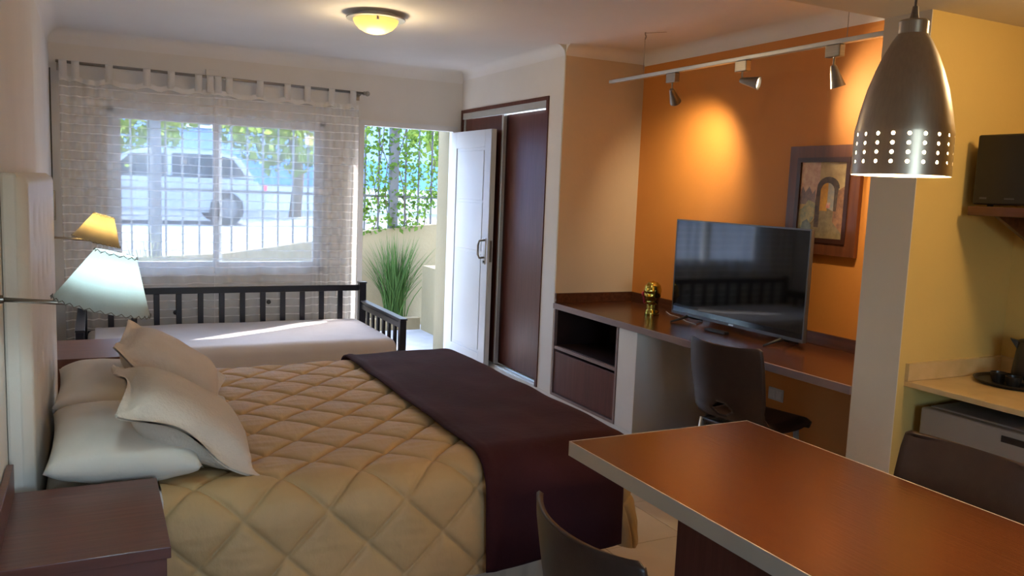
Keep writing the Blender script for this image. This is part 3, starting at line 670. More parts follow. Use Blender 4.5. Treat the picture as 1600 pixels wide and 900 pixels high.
def TRS(loc, rx=0, ry=0, rz=0):
    return Matrix.Translation(loc) @ Matrix.Rotation(math.radians(rz), 4, 'Z') @ Matrix.Rotation(math.radians(ry), 4, 'Y') @ Matrix.Rotation(math.radians(rx), 4, 'X')
pillow('pillow', 'plain white pillow nearest the camera, beside the front nightstand', 0.70, 0.44, 0.17, TRS((0.075, 3.005, 0.668), 0, 4, 0), M['pillow'], seed=1)
pillow('pillow', 'plain white pillow on the far side of the bed by the window', 0.70, 0.44, 0.17, TRS((0.07, 3.77, 0.668), 0, 4, 0), M['pillow'], seed=2)
pillow('pillow_sham', 'flanged cream sham leaning on the near white pillow', 0.47, 0.42, 0.18, TRS((0.268, 2.93, 0.745), 5, 32, 3), M['sham'], flange=0.17, seed=3)
pillow('pillow_sham', 'flanged cream sham farther back, leaning toward the far pillow', 0.47, 0.42, 0.18, TRS((0.285, 3.68, 0.757), 2, 34, -6), M['sham'], flange=0.17, seed=5)

# headboard
hb = thing('headboard', 'white buttoned leatherette headboard on the left wall', 'headboard', (-0.2, 3.58, 0.2))
HY0, HY1, HZ0, HZ1, HX = 2.73, 4.44, 0.20, 1.545, -0.165
btn = [(HY0+0.285*(k+0.5)+(0.1425 if r_ % 2 else 0), z_) for r_, z_ in enumerate((0.72, 0.95, 1.18, 1.38)) for k in range(6)]
btn = [b_ for b_ in btn if b_[0] < HY1-0.08]
def hbf(u, v):
    y = HY0+u*(HY1-HY0); z = HZ0+v*(HZ1-HZ0); x = HX
    for by, bz_ in btn:
        d2 = ((y-by)/0.06)**2+((z-bz_)/0.075)**2
        if d2 < 8: x -= 0.014*math.exp(-d2*1.6)
    ed = min(y-HY0, HY1-y, HZ1-z); 
    if ed < 0.035: x -= 0.030*(1-math.sqrt(max(0, 1-((0.035-ed)/0.035)**2)))
    return (x, y, z)
bk = MB(); bk.grid(120, 80, hbf)
P(hb, bk, 'front_cushion', M['leather'], smooth=True)
P(hb, box((XL+0.001, HY0, HZ0), (HX-0.026, HY1, HZ1), 0.008), 'backing', M['leather'])
for by, bz_ in btn:
    P(hb, MB().ico((HX-0.013, by, bz_), 0.010, 1, (0.5, 1, 1)), 'button', M['leather'], smooth=True)

# nightstands
NZ = 0.64
def nightstand(y0, y1, label):
    t = thing('nightstand', label, 'nightstand', (0, (y0+y1)/2, 0), group='nightstands')
    x0, x1 = XL+0.003, 0.158
    P(t, box((x0, y0, NZ-0.03), (x1, y1, NZ), 0.002), 'top', M['nightwood'])
    P(t, box((x0+0.01, y0+0.004, 0.06), (x1-0.012, y0+0.024, NZ-0.03)), 'side_panel', M['nightwood'])
    P(t, box((x0+0.01, y1-0.024, 0.06), (x1-0.012, y1-0.004, NZ-0.03)), 'side_panel', M['nightwood'])
    P(t, box((x0+0.01, y0+0.024, 0.06), (x0+0.03, y1-0.024, NZ-0.03)), 'back_panel', M['nightwood'])
    P(t, box((x0+0.03, y0+0.024, 0.06), (x1-0.03, y1-0.024, 0.08)), 'bottom_panel', M['nightwood'])
    for z0, z1 in ((0.085, 0.33), (0.338, 0.605)):
        d = P(t, box((x1-0.028, y0+0.026, z0), (x1-0.008, y1-0.026, z1), 0.002), 'drawer', M['nightwood'])
        box((x1-0.008, (y0+y1)/2-0.06, (z0+z1)/2+0.06), (x1+0.004, (y0+y1)/2+0.06, (z0+z1)/2+0.075), 0.002).build('handle', M['alu'], d, origin=(0, 0, 0))
    P(t, box((x0, y0+0.004, 0.0), (x0+0.04, y1-0.004, 0.06)), 'foot', M['black']); P(t, box((x1-0.08, y0+0.004, 0.0), (x1-0.04, y1-0.004, 0.06)), 'foot', M['black'])
    P(t, box((x0, y0, NZ), (x0+0.018, y1, NZ+0.085), 0.002), 'upstand', M['nightwood'])
    P(t, box((x1, y1-0.20, NZ-0.028), (x1+0.005, y1-0.11, NZ-0.004), 0.001), 'edge_clip', M['white'])
    return t
nightstand(2.12, 2.650, 'dark wood nightstand at the bottom left, nearest the camera')
nightstand(4.545, 5.075, 'dark wood nightstand beyond the bed, before the daybed')

# wall lamps
def wall_lamp(y, bc, tilt, colr, power, shade_m, label):
    t = thing('wall_lamp', label, 'wall lamp', (XL, y, bc[2]), group='reading lamps at the bed')
    X0 = XL if y < YJ else XL2
    P(t, MB().lathe([(0, 0), (0.032, 0), (0.032, 0.012), (0.012, 0.018), (0.010, 0.03), (0, 0.03)], n=28, mtx=Matrix.Translation((X0+0.001, y, bc[2]+0.025)) @ Matrix.Rotation(PI/2, 4, 'Y')), 'wall_plate', M['steel'], auto=True)
    MTX = Matrix.Translation(bc) @ Matrix.Rotation(math.radians(tilt), 4, 'Y')
    k = MTX @ Vector((0, 0, 0.005))
    P(t, MB().tube([(X0+0.02, y, bc[2]+0.025), tuple(k)], [0.006, 0.006], 12), 'arm', M['steel'], smooth=True)
    P(t, MB().lathe([(0, -0.012), (0.014, -0.012), (0.016, 0.0), (0.014, 0.045), (0, 0.045)], n=20, mtx=MTX), 'socket', M['steel'], auto=True)
    rb, rt_, hh = 0.118, 0.050, 0.145
    s_ = solid(P(t, MB().lathe([(rb, 0), (rt_, hh)], n=48, mtx=MTX), 'lamp_shade', shade_m, smooth=True), 0.001, 0)
    for r_, z_, n_ in ((rb, 0.0, 30), (rt_, hh, 14)):
        pts_ = []
        for q_ in range(n_*4+1):
            a_ = 2*PI*q_/(n_*4); w_ = 0.004*math.sin(a_*n_); dr_ = 0.0022+0.0015*math.cos(a_*n_)
            pts_.append(MTX @ Vector(((r_+dr_)*math.cos(a_), (r_+dr_)*math.sin(a_), z_+0.002*(1 if z_ == 0 else -1)+w_)))
        MB().tube(pts_, 0.0012, 5).build('lacing', M['stitch'], s_, smooth=True, origin=(0, 0, 0))
    P(t, MB().ico(tuple(MTX @ Vector((0, 0, 0.075))), 0.024, 2), 'bulb', emis('bulb_'+label[:4], colr, 6), smooth=True)
    pointlight('wall_lamp_light', tuple(MTX @ Vector((0, 0, 0.085))), power, colr, 0.03, t)
wall_lamp(2.40, (0.016, 2.40, 1.205), 14, (0.66, 0.92, 1.0), 2.8, translucent('shade_parchment_cool', (0.80, 0.84, 0.82), 0.55), 'wall lamp with a lit pale blue-white cone shade, nearest the camera')
wall_lamp(4.90, (0.010, 4.90, 1.195), 16, (1.0, 0.76, 0.36), 2.4, translucent('shade_parchment_warm', (0.82, 0.74, 0.55), 0.55), 'wall lamp with a yellow glowing cone shade by the far nightstand')

# ------------------------------------------------------------------ daybed
db = thing('daybed', 'navy painted wooden daybed with slatted back below the window', 'daybed', (1.0, 6.3, 0))
EX0, EX1, EY0, EYB = -0.115, 2.075, 5.80, 6.865
def post(x0, x1, y0, y1, z1): P(db, box((x0, y0, 0), (x1, y1, z1), 0.004), 'post', M['navy'])
post(EX0, EX0+0.06, EYB-0.03, EYB+0.03, 0.712); post(EX1-0.06, EX1, EYB-0.03, EYB+0.03, 0.712)
post(EX0, EX0+0.05, EY0, EY0+0.05, 0.555); post(EX1-0.05, EX1, EY0, EY0+0.05, 0.555)
P(db, box((EX0+0.061, EYB-0.014, 0.650), (EX1-0.061, EYB+0.014, 0.700), 0.004), 'top_rail', M['navy'])
P(db, box((EX0-0.005, EYB-0.036, 0.7125), (EX0+0.065, EYB+0.034, 0.726), 0.003), 'post_cap', M['navy']); P(db, box((EX1-0.065, EYB-0.036, 0.7125), (EX1+0.005, EYB+0.034, 0.726), 0.003), 'post_cap', M['navy'])
P(db, box((EX0+0.061, EYB-0.014, 0.33), (EX1-0.061, EYB+0.014, 0.385), 0.003), 'back_rail', M['navy'])
sl = None; span = EX1-EX0-0.12
for k in range(12):
    x = EX0+0.06+span*(k+1)/13
    P(db, box((x-0.021, EYB-0.010, 0.385), (x+0.021, EYB+0.010, 0.650), 0.003), 'slat', M['navy'])
for x0 in (EX0+0.006, EX1-0.044):
    P(db, box((x0, EY0+0.051, 0.495), (x0+0.038, EYB-0.031, 0.540), 0.003), 'arm_rail', M['navy'])
    P(db, box((x0-0.008, EY0-0.012, 0.5555), (x0+0.048, EYB-0.0365, 0.570), 0.003) if False else box((x0-0.008, EY0-0.012, 0.556), (x0+0.048, EYB-0.0365, 0.570), 0.003), 'arm_cap', M['navy'])
    P(db, box((x0+0.006, EY0+0.051, 0.540), (x0+0.032, EYB-0.031, 0.556)), 'arm_rail', M['navy'])
    P(db, box((x0, EY0+0.051, 0.25), (x0+0.038, EYB-0.031, 0.30), 0.003), 'arm_rail', M['navy'])
    for k in range(6):
        y = EY0+0.05+(EYB-EY0-0.08)*(k+1)/7
        P(db, box((x0+0.009, y-0.021, 0.30), (x0+0.029, y+0.021, 0.495), 0.003), 'slat', M['navy'])
P(db, box((EX0+0.051, EY0+0.012, 0.16), (EX1-0.051, EY0+0.038, 0.25), 0.003), 'front_rail', M['navy'])
P(db, box((EX0+0.05, EY0+0.04, 0.19), (EX1-0.05, EYB-0.03, 0.22)), 'bed_base', M['navy'])
# mattress with sheet
mt = thing('daybed_mattress', 'single mattress on the daybed under a pale fitted sheet', 'mattress', (1.0, 6.3, 0.22))
P(mt, box((EX0+0.062, EY0+0.03, 0.221), (EX1-0.062, EYB-0.045, 0.40), 0.04, 4), 'mattress_core', M['pillow'], auto=True)
SC = (EX0+0.11, EX1-0.13, EY0+0.055, EYB-0.10)
def sheet_fn(u, v):
    x = SC[0]-0.0+u*(SC[1]+0.20-SC[0]); y = SC[2]-0.35+v*(SC[3]+0.02-SC[2]+0.35)
    d_ = math.hypot(max(0, x-SC[1]), max(0, SC[2]-y))
    cx = min(x, SC[1]); cy = max(y, SC[2])
    if d_ > 0.35: x = cx+(x-cx)*0.35/d_; y = cy+(y-cy)*0.35/d_
    p, n, d = cloth_pos(x, y, SC, 0.065, 0.424, -0.02 if False else 0.0, 0.0)
    p += n*(0.006*mnoise.noise(Vector((x*3, y*2, 3)))+(0.010*mnoise.noise(Vector((x*2.5, y*6, 8))) if d > 0.07 else 0))
    p.y = max(p.y, EY0-0.014)
    p.x = min(p.x, EX1-0.055)
    return p
P(mt, MB().grid(110, 60, sheet_fn), 'sheet', M['sheet'], smooth=True)

# ------------------------------------------------------------------ curtains
ZR0, ZR1 = 2.345, 2.312; RX0, RX1 = -0.225, 2.045; RY = 6.93
def rodz(x): return ZR0+(ZR1-ZR0)*(x-RX0)/(RX1-RX0)
cr = thing('curtain_rod', 'thin metal curtain rod with ball finial above the window', 'curtain rod', (0.9, RY, 2.3))
P(cr, MB().tube([(RX0, RY, rodz(RX0)), (RX1, RY, rodz(RX1))], 0.011, 14), 'rod', M['steel'], smooth=True)
P(cr, MB().ico((RX1+0.035, RY, rodz(RX1)-0.001), 0.022, 3).tube([(RX1, RY, rodz(RX1)), (RX1+0.02, RY, rodz(RX1))], 0.016, 14), 'finial', M['steel'], smooth=True)
for x in (-0.205, 0.885, 2.02):
    P(cr, MB().tube([(x, RY, rodz(x)-0.012), (x, RY+0.04, rodz(x)-0.02), (x, YW-0.001, rodz(x)-0.02)], 0.007, 8).box((x-0.018, YW-0.008, rodz(x)-0.055), (x+0.018, YW-0.001, rodz(x)+0.015), 0.002), 'bracket', M['steel'])
P(cr, box((0.80, YW-0.05, 2.345), (0.90, YW-0.001, 2.395), 0.004), 'centre_box', M['wall'])
def curtain(x0, x1, tabs, label, dense_left, knobs=()):
    c = thing('sheer_curtain', label, 'curtain', ((x0+x1)/2, RY, 0.1))
    def f(u, v):
        x = x0+u*(x1-x0); edge = (1-u) if dense_left else u
        ds = max(0, min(1, (edge-0.66)/0.1)); zt = rodz(x)-0.095
        near = min(abs(x-t_) for t_ in tabs); zt -= 0.018*min(1, (near/0.07))**1.5
        z = 0.10+v*(zt-0.10)
        w_ = (1-ds)*0.016*math.sin(x*27+0.6*math.sin(z*1.3)) + ds*0.026*math.sin(x*74+0.5*math.sin(z*1.7)) + 0.008*math.sin(x*11+1+z*0.4)
        sway = ds*0.02*math.sin(z*1.5+1)*(1-v)
        return (x+sway*(0.5 if dense_left else -0.5), RY+w_*(0.35+0.65*(1-v*0.55)), z)
    cl_ = P(c, MB().grid(170, 60, f), 'voile', M['sheer'], smooth=True)
    def hem(u, v):
        p = Vector(f(u, 1.0)); return (p.x, p.y-0.002, p.z-0.035+0.037*v)
    P(c, MB().grid(120, 1, hem), 'heading_band', M['hem'], smooth=True)
    for kx, kz in knobs:
        P(c, MB().ico((kx, RY-0.036, kz), 0.019, 2, (1, .4, 1)), 'knob', M['black'], smooth=True)
    for t_ in tabs:
        wd_ = 0.026
        p = Vector(f((t_-x0)/(x1-x0), 1.0)); zr = rodz(t_)
        path = [(p.y-0.004, p.z-0.02), (RY-0.0135, zr-0.01), (RY-0.0125, zr+0.006), (RY, zr+0.0135), (RY+0.0125, zr+0.006), (RY+0.0135, zr-0.01), (p.y+0.004, p.z-0.02)]
        b = MB(); L_ = [b.bm.verts.new((t_-wd_, y_, z_)) for y_, z_ in path]; R_ = [b.bm.verts.new((t_+wd_, y_, z_)) for y_, z_ in path]
        for q_ in range(len(path)-1): b.bm.faces.new((L_[q_], R_[q_], R_[q_+1], L_[q_+1]))
        solid(P(c, b, 'tab', M['hem'], smooth=True), 0.0012, 0)
    return c
curtain(-0.205, 0.852, [-0.18, -0.10, 0.12, 0.375, 0.545, 0.74, 0.825], 'left sheer striped tab-top curtain panel', True, [(0.56, 0.50)])
curtain(0.854, 2.005, [0.882, 0.965, 1.20, 1.415, 1.575, 1.775, 1.955], 'right sheer striped tab-top curtain panel beside the door', False, [(1.27, 0.565), (1.76, 0.68)])
ss = thing('shutter_strap', 'dark roller shutter strap in the corner left of the curtain', 'strap', (-0.25, 6.97, 0.9))
P(ss, box((XL2+0.003, 6.975, 0.9), (XL2+0.010, 6.998, 2.30)), 'belt', M['strap'])
P(ss, box((XL2+0.0015, 6.955, 1.20), (XL2+0.024, 7.005, 1.42), 0.006), 'winder', M['steel'])

# ------------------------------------------------------------------ chairs
def make_chair(label, loc, rz):
    t = thing('dining_chair', label, 'chair', (0, 0, 0), 0, 'brown plastic shell chairs')
    prof_ = [(.240, .395, .200), (.230, .440, .213), (.18, .449, .218), (.06, .443, .220), (-.08, .436, .220), (-.16, .440, .218), (-.205, .462, .216), (-.228, .51, .214), (-.243, .57, .220), (-.255, .64, .226), (-.268, .72, .226), (-.281, .80, .223), (-.287, .842, .216), (-.289, .852, .200)]
    K = len(prof_)-1
    def f(u, v):
        p_ = u*K; i = min(K-1, int(p_)); t_ = p_-i; t_ = t_
        a_, b_ = prof_[i], prof_[i+1]
        x = a_[0]+(b_[0]-a_[0])*t_; z = a_[1]+(b_[1]-a_[1])*t_; hw = a_[2]+(b_[2]-a_[2])*t_
        s_ = 2*v-1
        back = max(0, min(1, (z-.45)/.12)) if i >= 5 else 0
        bend = math.exp(-((p_-6)/1.8)**2)
        x += back*0.060*abs(s_)**2.2 + bend*0.035*abs(s_)**3
        z += bend*0.030*abs(s_)**3*(1-back) - (1-back)*(1-bend)*0.040*min(1, p_/2.5)*(max(0, abs(s_)-.86)/.14)**1.3
        if i >= 10: z -= 0.012*(1-abs(s_)**2)*max(0, min(1, (p_-10)/2))
        return (x, s_*hw, z)
    def keep(u, v):
        return not (((u*K-7.0)/0.55)**2+((v-.5)/.13)**2 < 1)
    s_ = MB().grid(65, 28, f, keep).build('shell', M['plastic'], t, smooth=True, origin=(0, 0, 0)); solid(s_, 0.012, -1)
    fr_ = MB()
    fr_.tube([(.17, -.17, .418), (.17, .17, .418)], 0.011, 10).tube([(-.15, -.17, .410), (-.15, .17, .410)], 0.011, 10).tube([(-.15, -.17, .410), (.17, -.17, .418)], 0.011, 10).tube([(-.15, .17, .410), (.17, .17, .418)], 0.011, 10)
    fr_.build('seat_frame', M['plastic'], t, smooth=True, origin=(0, 0, 0))
    for sx, sy in ((1, 1), (1, -1), (-1, 1), (-1, -1)):
        x = .17 if sx > 0 else -.15
        MB().tube([(x, sy*.17, .418), (x+sx*.035, sy*.195, 0.0)], [0.015, 0.012], 12).build('leg', M['alu'], t, smooth=True, origin=(0, 0, 0))
    t.location = loc; t.rotation_euler = (0, 0, math.radians(rz))
    return t
ch = make_chair('brown plastic chair pushed up to the desk below the television', (2.997, 3.157, 0), 11)
def chair_copy(label, loc, rz):
    c = copy_tree(ch); c['label'] = label; c.location = loc; c.rotation_euler = (0, 0, math.radians(rz)); return c
chair_copy('brown plastic chair on the bed side of the table, back toward the camera', (1.155, 1.44, 0), 0)
chair_copy('brown plastic chair on the kitchen side of the table', (2.055, 1.49, 0), 180)

# ------------------------------------------------------------------ dining table
tb = thing('dining_table', 'reddish wood dining table with a pale metal edge under the pendant lamp', 'table', (1.745, 1.2, 0))
AX0, AX1, AY0, AY1 = 1.366, 2.120, 0.30, 2.237
P(tb, box((AX0+0.004, AY0+0.004, 0.706), (AX1-0.004, AY1-0.004, 0.750)), 'top', M['tablewood'])
ebm = MB()
for a_, b_ in (((AX0, AY0, .703), (AX0+0.004, AY1, .7505)), ((AX1-0.004, AY0, .703), (AX1, AY1, .7505)), ((AX0+0.004, AY0, .703), (AX1-0.004, AY0+0.004, .7505)), ((AX0+0.004, AY1-0.004, .703), (AX1-0.004, AY1, .7505))): ebm.box(a_, b_)
P(tb, ebm, 'edge_band', M['edge'])
P(tb, box((1.60, 0.60, 0.05), (1.76, 1.956, 0.706), 0.004), 'pedestal', M['dwood'])
P(tb, box((1.57, 0.58, 0.0), (1.79, 1.98, 0.05), 0.004), 'base', M['dwood'])

# ------------------------------------------------------------------ kitchen corner
KZ = 0.822
ct = thing('countertop', 'beige stone kitchen counter with low splash strips', 'countertop', (3.35, 1.4, 0.79))
P(ct, box((3.03, 0.5, KZ-0.022), (XO-0.002, 2.297, KZ), 0.002), 'slab', M['marble'])
P(ct, box((3.03, 2.277, KZ+0.0005), (XO-0.022, 2.298, KZ+0.075), 0.002), 'splash_strip', M['marble'])
P(ct, box((XO-0.022, 0.5, KZ+0.0005), (XO-0.002, 2.298, KZ+0.075), 0.002), 'splash_strip', M['marble'])
kc = thing('base_cabinet', 'dark base cabinet under the kitchen counter beside the fridge', 'cabinet', (3.35, 1.0, 0))
P(kc, box((3.10, 0.52, 0.0), (XO-0.004, 1.64, KZ-0.023), 0.003), 'body', M['dwood'])
for y_ in (0.54, 1.09): P(kc, box((3.082, y_, 0.10), (3.0995, y_+0.53, KZ-0.04), 0.002), 'door', M['dwood'])
fg = thing('mini_fridge', 'small grey refrigerator under the kitchen counter', 'refrigerator', (3.35, 1.98, 0))
P(fg, box((3.125, 1.70, 0.03), (XO-0.03, 2.235, 0.725), 0.008), 'body', M['fridge'])
P(fg, box((3.068, 1.70, 0.05), (3.120, 2.235, 0.724), 0.010, 3), 'door', M['fridge'])
P(fg, box((3.064, 1.71, 0.676), (3.0675, 1.885, 0.702), 0.002), 'handle_strip', M['black'])
for sx_, sy_ in ((3.16, 1.74), (3.16, 2.2), (3.58, 1.74), (3.58, 2.2)): P(fg, MB().tube([(sx_, sy_, 0), (sx_, sy_, 0.032)], 0.018, 10), 'foot', M['black'])
shf = thing('wall_shelf', 'brown wall shelf carrying the microwave', 'shelf', (3.45, 1.9, 1.52))
P(shf, box((3.245, 1.62, 1.523), (XO-0.002, 2.240, 1.562), 0.003), 'board', M['deskwood'])
for y_ in (1.72, 2.14): P(shf, MB().prism([(3.30, 1.5225), (XO-0.003, 1.5225), (XO-0.003, 1.36)], y_, y_+0.02, 'y'), 'bracket', M['deskwood'])
mw = thing('microwave', 'black microwave oven on the wall shelf in the kitchen', 'microwave', (3.45, 1.95, 1.563))
P(mw, box((3.30, 1.70, 1.575), (XO-0.04, 2.245, 1.835), 0.012), 'case', M['black'])
P(mw, box((3.262, 1.83, 1.570), (3.299, 2.237, 1.853), 0.008, 3), 'door', M['black'])
P(mw, box((3.262, 1.69, 1.570), (3.299, 1.828, 1.853), 0.008, 3), 'control_panel', M['black'])
P(mw, box((3.2605, 2.175, 1.592), (3.2618, 2.205, 1.600)), 'logo', M['tvbezel']); P(mw, box((3.2605, 2.06, 1.592), (3.2618, 2.10, 1.598)), 'logo', M['tvbezel'])
for sx_, sy_ in ((3.33, 1.74), (3.33, 2.2), (3.58, 1.74), (3.58, 2.2)): P(mw, MB().tube([(sx_, sy_, 1.5625), (sx_, sy_, 1.577)], 0.012, 8), 'foot', M['rubber'])
tr = tag(MB().lathe([(0, 0), (0.15, 0), (0.165, 0.012), (0.168, 0.016), (0.160, 0.016), (0.148, 0.006), (0, 0.006)], c=(3.47, 2.09, KZ+0.001), n=40).build('serving_tray', M['black'], auto=True), 'black round tray on the kitchen counter', 'tray')
KX, KY, K0 = 3.50, 2.06, KZ+0.0075
kt = thing('electric_kettle', 'black electric kettle on the tray', 'kettle', (KX, KY, K0))
MB().lathe([(0, 0), (0.075, 0), (0.078, 0.012), (0.070, 0.022), (0, 0.022)], n=36).build('power_base', M['black'], kt, auto=True)
MB().lathe([(0, 0.023), (0.066, 0.023), (0.070, 0.04), (0.063, 0.11), (0.056, 0.17), (0.058, 0.178), (0.05, 0.184), (0, 0.190)], n=40).build('body', M['black'], kt, auto=True)
MB().ico((0, 0, 0.195), 0.012, 2).build('lid_knob', M['black'], kt, smooth=True)
MB().tube([(0.05, 0, 0.178), (0.085, 0, 0.180), (0.105, 0, 0.155), (0.10, 0, 0.09), (0.068, 0, 0.055)], 0.010, 10).build('handle', M['black'], kt, smooth=True)
MB().prism([(-.05, .178), (-.085, .185), (-.055, .14)], -0.016, 0.016, 'y').build('spout', M['black'], kt)
kt.rotation_euler = (0, 0, math.radians(-60))
for (cx, cy, lab) in ((3.40, 2.13, 'small dark cup on the tray left of the kettle'), (3.375, 2.05, 'small dark cup on the front of the tray')):
    cu = thing('cup', lab, 'cup', (cx, cy, K0))
    MB().lathe([(0, 0), (0.022, 0), (0.030, 0.02), (0.032, 0.042), (0.029, 0.042), (0.026, 0.02), (0, 0.006)], n=24).build('bowl', M['black'], cu, auto=True)
    MB().tube([(0.030, 0, 0.034), (0.045, 0, 0.032), (0.045, 0, 0.016), (0.028, 0, 0.012)], 0.003, 8).build('handle', M['black'], cu, smooth=True)
# unseen lamp added over the kitchen to brighten the ochre wall
kl = thing('added_kitchen_lamp', 'small round unseen ceiling lamp added to light the kitchen', 'ceiling lamp', (2.95, 1.35, ZB))
MB().lathe([(0, 0), (0.12, 0), (0.12, -0.02), (0, -0.02)], n=36).build('base_plate', M['whiteframe'], kl, auto=True)
MB().lathe([(0.105, -0.02), (0.10, -0.05), (0.06, -0.075), (0, -0.082)], n=36).build('dome', emis('added_lamp_dome', (1.0, 0.75, 0.38), 1.5), kl, smooth=True)
pointlight('added_kitchen_light', (2.95, 1.35, ZB-0.14), 10, (1.0, 0.72, 0.38), 0.08, kl)

# ------------------------------------------------------------------ outside
struct(box((-3.0, YW+0.16, -0.15), (3.9, 9.0, -0.01)).build('patio_floor', M['patio']), 'stone patio floor outside the door')
gw = MB()
pts_ = [(-4.0, 0.20), (-4.0, 0.55), (1.2, 0.80), (2.15, 0.94), (2.65, 1.05), (3.6, 1.15), (6.0, 1.35), (6.0, -0.15), (-4.0, -0.15)]
gw.prism(pts_[1:], 8.80, 8.95, 'y'); struct(gw.build('garden_wall', M['cream']), 'low cream garden wall with sloping top')
struct(box((3.20, YW+0.17, -0.01), (3.42, 8.49, 0.70), 0.004).build('side_wall', M['cream']), 'low cream side wall by the entrance')
struct(box((2.908, YW+0.161, 0), (3.9, YW+0.34, 2.9)).box((2.908, YW+0.071, 0), (2.949, YW+0.161, 2.09)).build('entrance_pier', M['cream']), 'cream exterior pier beside the entrance')
pl = struct(box((-1.0, 8.50, -0.01), (3.199, 8.60, 0.12), 0.004).build('planter_kerb', M['cream']), 'low planter kerb')
struct(box((-1.0, 8.60, -0.01), (3.199, 8.80, 0.09)).build('planter_soil', M['soil']), 'planter soil')
struct(box((-40, 8.951, 0.50), (40, 60, 0.66)).build('street', M['street']), 'sunlit concrete street')
# fence of iron bars
fn = thing('iron_fence', 'grey iron bar fence on top of the garden wall', 'fence', (1.5, 8.875, 0.8))
def wtop(x):
    P_ = [(-4.0, 0.55), (1.2, 0.80), (2.15, 0.94), (2.65, 1.05), (3.6, 1.15), (6.0, 1.35)]
    for (a_, za), (b_, zb) in zip(P_, P_[1:]):
        if x <= b_: return za+(zb-za)*(x-a_)/(b_-a_)
    return P_[-1][1]
for k in range(30):
    x = -0.6+k*0.155
    if abs(x-2.98) < 0.05: continue
    P(fn, MB().tube([(x, 8.875, wtop(x)-0.01), (x, 8.875, 2.75)], 0.011, 6), 'bar', M['fence'])
for x in (0.55, 2.98): P(fn, box((x-0.05, 8.84, wtop(x)-0.02), (x+0.05, 8.91, 2.8), 0.003), 'post', M['fence'])
P(fn, box((-0.7, 8.865, 2.70), (4.1, 8.885, 2.74)), 'rail', M['fence']); P(fn, box((-0.7, 8.865, 1.42), (4.1, 8.885, 1.445)), 'rail', M['fence'])
# foliage
def leaves(n, pos, size, seed):
    rnd = random.Random(seed); b = MB(); bm = b.bm
    for _ in range(n):
        p = Vector(pos(rnd)); s_ = size*(0.6+0.8*rnd.random())
        d = Vector((rnd.gauss(0, 1), rnd.gauss(0, 1), rnd.gauss(-0.4, 0.7))).normalized(); w_ = d.cross(Vector((rnd.gauss(0, 1), rnd.gauss(0, 1), rnd.gauss(0, 1)))).normalized()
        n_ = d.cross(w_)
        v = [bm.verts.new(p), bm.verts.new(p+d*s_*0.45+w_*s_*0.34+n_*s_*0.08), bm.verts.new(p+d*s_), bm.verts.new(p+d*s_*0.45-w_*s_*0.34+n_*s_*0.08)]
        bm.faces.new((v[0], v[1], v[2])); bm.faces.new((v[0], v[2], v[3]))
    return b
def ivy_pos(r):
    while True:
        x = r.uniform(2.15, 4.2); z = r.uniform(1.0, 2.9)
        k = mnoise.noise(Vector((x*2.6, z*2.6, 0.3)))
        if k > -0.22+0.30*math.sin(z*3)*0.5: return (x, 8.875+r.gauss(0, 0.07), max(z, wtop(x)))
iv = thing('ivy', 'green ivy climbing the fence seen through the open door', 'plant', (3.0, 8.875, 1.1))
tag(P(iv, leaves(4200, ivy_pos, 0.058, 1), 'foliage', M['leaf']), kind='stuff')
stm = MB()
for k in range(9):
    x = 2.35+k*0.2; r_ = random.Random(k); pp = [(x, 8.86, wtop(x)-0.02)]
    for q_ in range(7): pp.append((pp[-1][0]+r_.uniform(-.09, .09), 8.86+r_.uniform(-.02, .02), pp[-1][2]+0.24))
    stm.tube(pp, 0.006, 5)
P(iv, stm, 'stem', M['bark'])
iv2 = thing('climbing_shrub', 'light green climber along the top of the fence behind the window', 'plant', (0.8, 8.875, 1.8))
tag(P(iv2, leaves(1500, lambda r: (r.uniform(-0.5, 2.2), 8.875+r.gauss(0, .07), 2.75-abs(r.gauss(0, .32))), 0.075, 2), 'foliage', M['leaf2']), kind='stuff')
# spiky grass clump in the planter
def clump(name, c, n, h, spread, m, label, seed, w0=0.010):
    r_ = random.Random(seed); t = thing(name, label, 'plant', c)
    b = MB()
    for _ in range(n):
        a_ = r_.uniform(0, 2*PI); L_ = h*r_.uniform(0.55, 1.05); out = spread*r_.uniform(0.05, 1)**0.8; bx_, by_ = r_.gauss(0, .05), max(-.04, min(.02, r_.gauss(0, .02)))
        prev = None; tw = Vector((-math.sin(a_), math.cos(a_), 0))
        for q_ in range(6):
            s_ = q_/5; x = bx_+math.cos(a_)*out*s_**1.6; y = by_+math.sin(a_)*out*0.16*s_**1.6-0.012; z = L_*(s_-0.16*s_*s_*out/spread)
            w_ = w0*(1-s_)**0.7+0.0006
            cur = (b.bm.verts.new(Vector((x, y, z))+tw*w_/1.2), b.bm.verts.new(Vector((x, y, z))-tw*w_/1.2))
            if prev: b.bm.faces.new((prev[0], prev[1], cur[1], cur[0]))
            prev = cur
    tag(b.build('blades', m, t, origin=(0, 0, 0)), kind='stuff')
    return t
clump('spiky_grass', (2.95, 8.69, 0.085), 230, 1.0, 0.50, M['blade'], 'tall spiky green grass clump outside the open door', 3)
clump('dry_grass', (0.45, 8.69, 0.085), 120, 1.05, 0.62, M['dry'], 'pale dry grass clump outside the left window pane', 4)
clump('low_grass', (1.15, 8.69, 0.085), 90, 0.62, 0.35, M['blade'], 'low green grass clump below the window middle', 5)
clump('thin_grass', (1.75, 8.69, 0.085), 40, 0.95, 0.45, M['dry'], 'thin dry stalks outside the right window pane', 6, 0.005)
